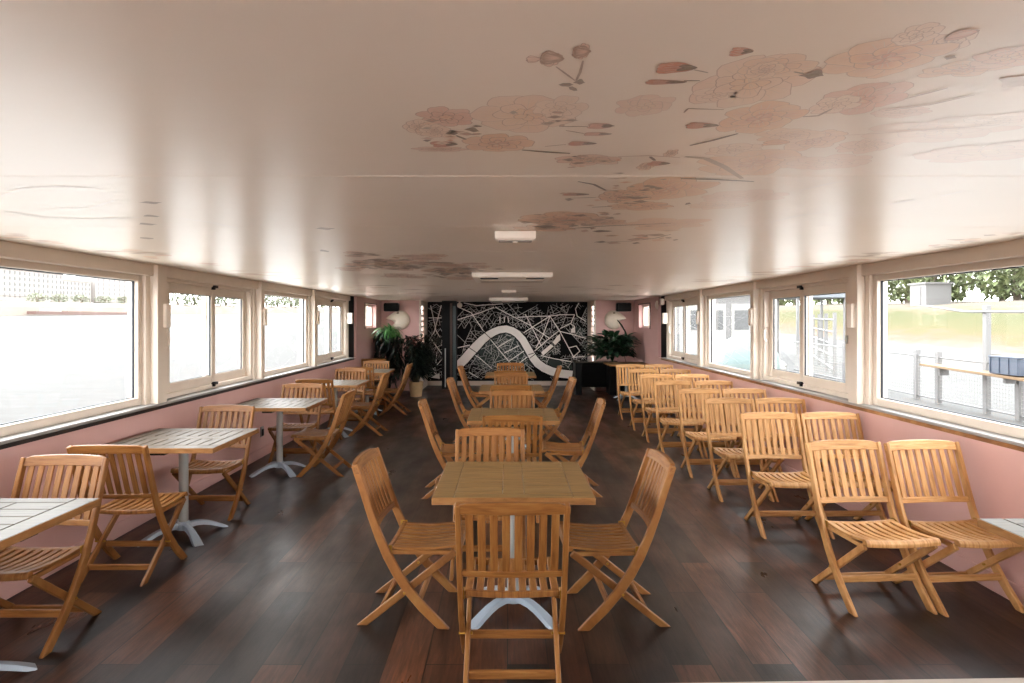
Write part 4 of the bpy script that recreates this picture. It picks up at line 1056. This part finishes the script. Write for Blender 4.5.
for k, (x, y, z) in enumerate(sp):
    m = MB(); rr = []
    for i, (r, zz) in enumerate(((.25, 0), (.42, .08), (.45, .2), (.36, .33), (.14, .38), (.12, .46))):
        rr.append([(r*(1+.08*math.sin(3*a_+i+k))*math.cos(a_), r*.8*math.sin(a_)*(1+.06*math.cos(4*a_+k)), zz) for a_ in [2*math.pi*q/16 for q in range(16)]])
    m.loft(rr); o = m.build('sack', SACK, smooth=True); o.location = (x, y, fz(y)+z); tag(o, SL[k], 'sack', 'white sacks on the quay')
t = thing('pallet', (7.2, 15.7, fz(15.7)), R(10), 'wooden pallet on the quay beside the white sacks outside', 'pallet')
for k in range(5):
    m = MB(); m.box(-.55, .55, -.6+k*.25, -.45+k*.25, .12, .145); m.build('slat', WBOARD, t)
for xx in (-.5, 0, .5):
    m = MB(); m.box(xx-.05, xx+.05, -.6, .55, 0, .12); m.build('bearer', WBOARD, t)

# unseen decks added outside to bounce daylight up to the ceiling
BOUNCE_GREY = plain('grey_bounce_limit', srgb(90, 88, 86), .7)  # grey inner strip added to keep bounce off the ceiling edges
DECK = plain('white_bounce_paint', srgb(220, 214, 207), .6, vary=.04)
for s, side in ((-1, 'left'), (1, 'right')):
    m = MB(); m.box(*sorted((s*(XW+.2), s*4.5)), -8, 15.5 if s > 0 else 30, .24, .32); struct(m.build('trim_bounce_limit_' + side, BOUNCE_GREY), 'unseen grey strip added outside the %s windows to limit bounced light' % side)
    yl = 15.2 if s > 0 else 30
    m = MB(); m.box(*sorted((s*4.5, s*6.1)), -8, yl, .24, .32); m.box(*sorted((s*6.02, s*6.1)), -8, yl, -.5, .35)
    struct(m.build('trim_bounce_deck_' + side, DECK), 'unseen white deck added to bounce light through the %s windows' % side)
m = MB(); m.box(-3.1, 3.1, -9, Y0-.3, .2, .28); struct(m.build('floor_bounce_deck', DECK), 'unseen white deck added behind the viewer to bounce light')
# ------------------------------------------------------------------ light: bright overcast sky
w = bpy.data.worlds.new('sky'); scn.world = w; w.use_nodes = True
nt = w.node_tree; bg = nt.nodes['Background']
tc = nt.nodes.new('ShaderNodeTexCoord'); sx = nt.nodes.new('ShaderNodeSeparateXYZ'); rmp = nt.nodes.new('ShaderNodeValToRGB')
nt.links.new(tc.outputs['Generated'], sx.inputs[0]); nt.links.new(sx.outputs['Z'], rmp.inputs[0])
e = rmp.color_ramp.elements; e[0].position = 0; e[0].color = (1.0, .97, .93, 1); e[1].position = .6; e[1].color = (.90, .95, 1.0, 1)
nt.links.new(rmp.outputs[0], bg.inputs[0])
mr = nt.nodes.new('ShaderNodeMapRange'); nt.links.new(sx.outputs['X'], mr.inputs[0])
for i_, v_ in ((1, -1), (2, 1), (3, 17.5), (4, 10.0)): mr.inputs[i_].default_value = v_
nt.links.new(mr.outputs[0], bg.inputs[1])
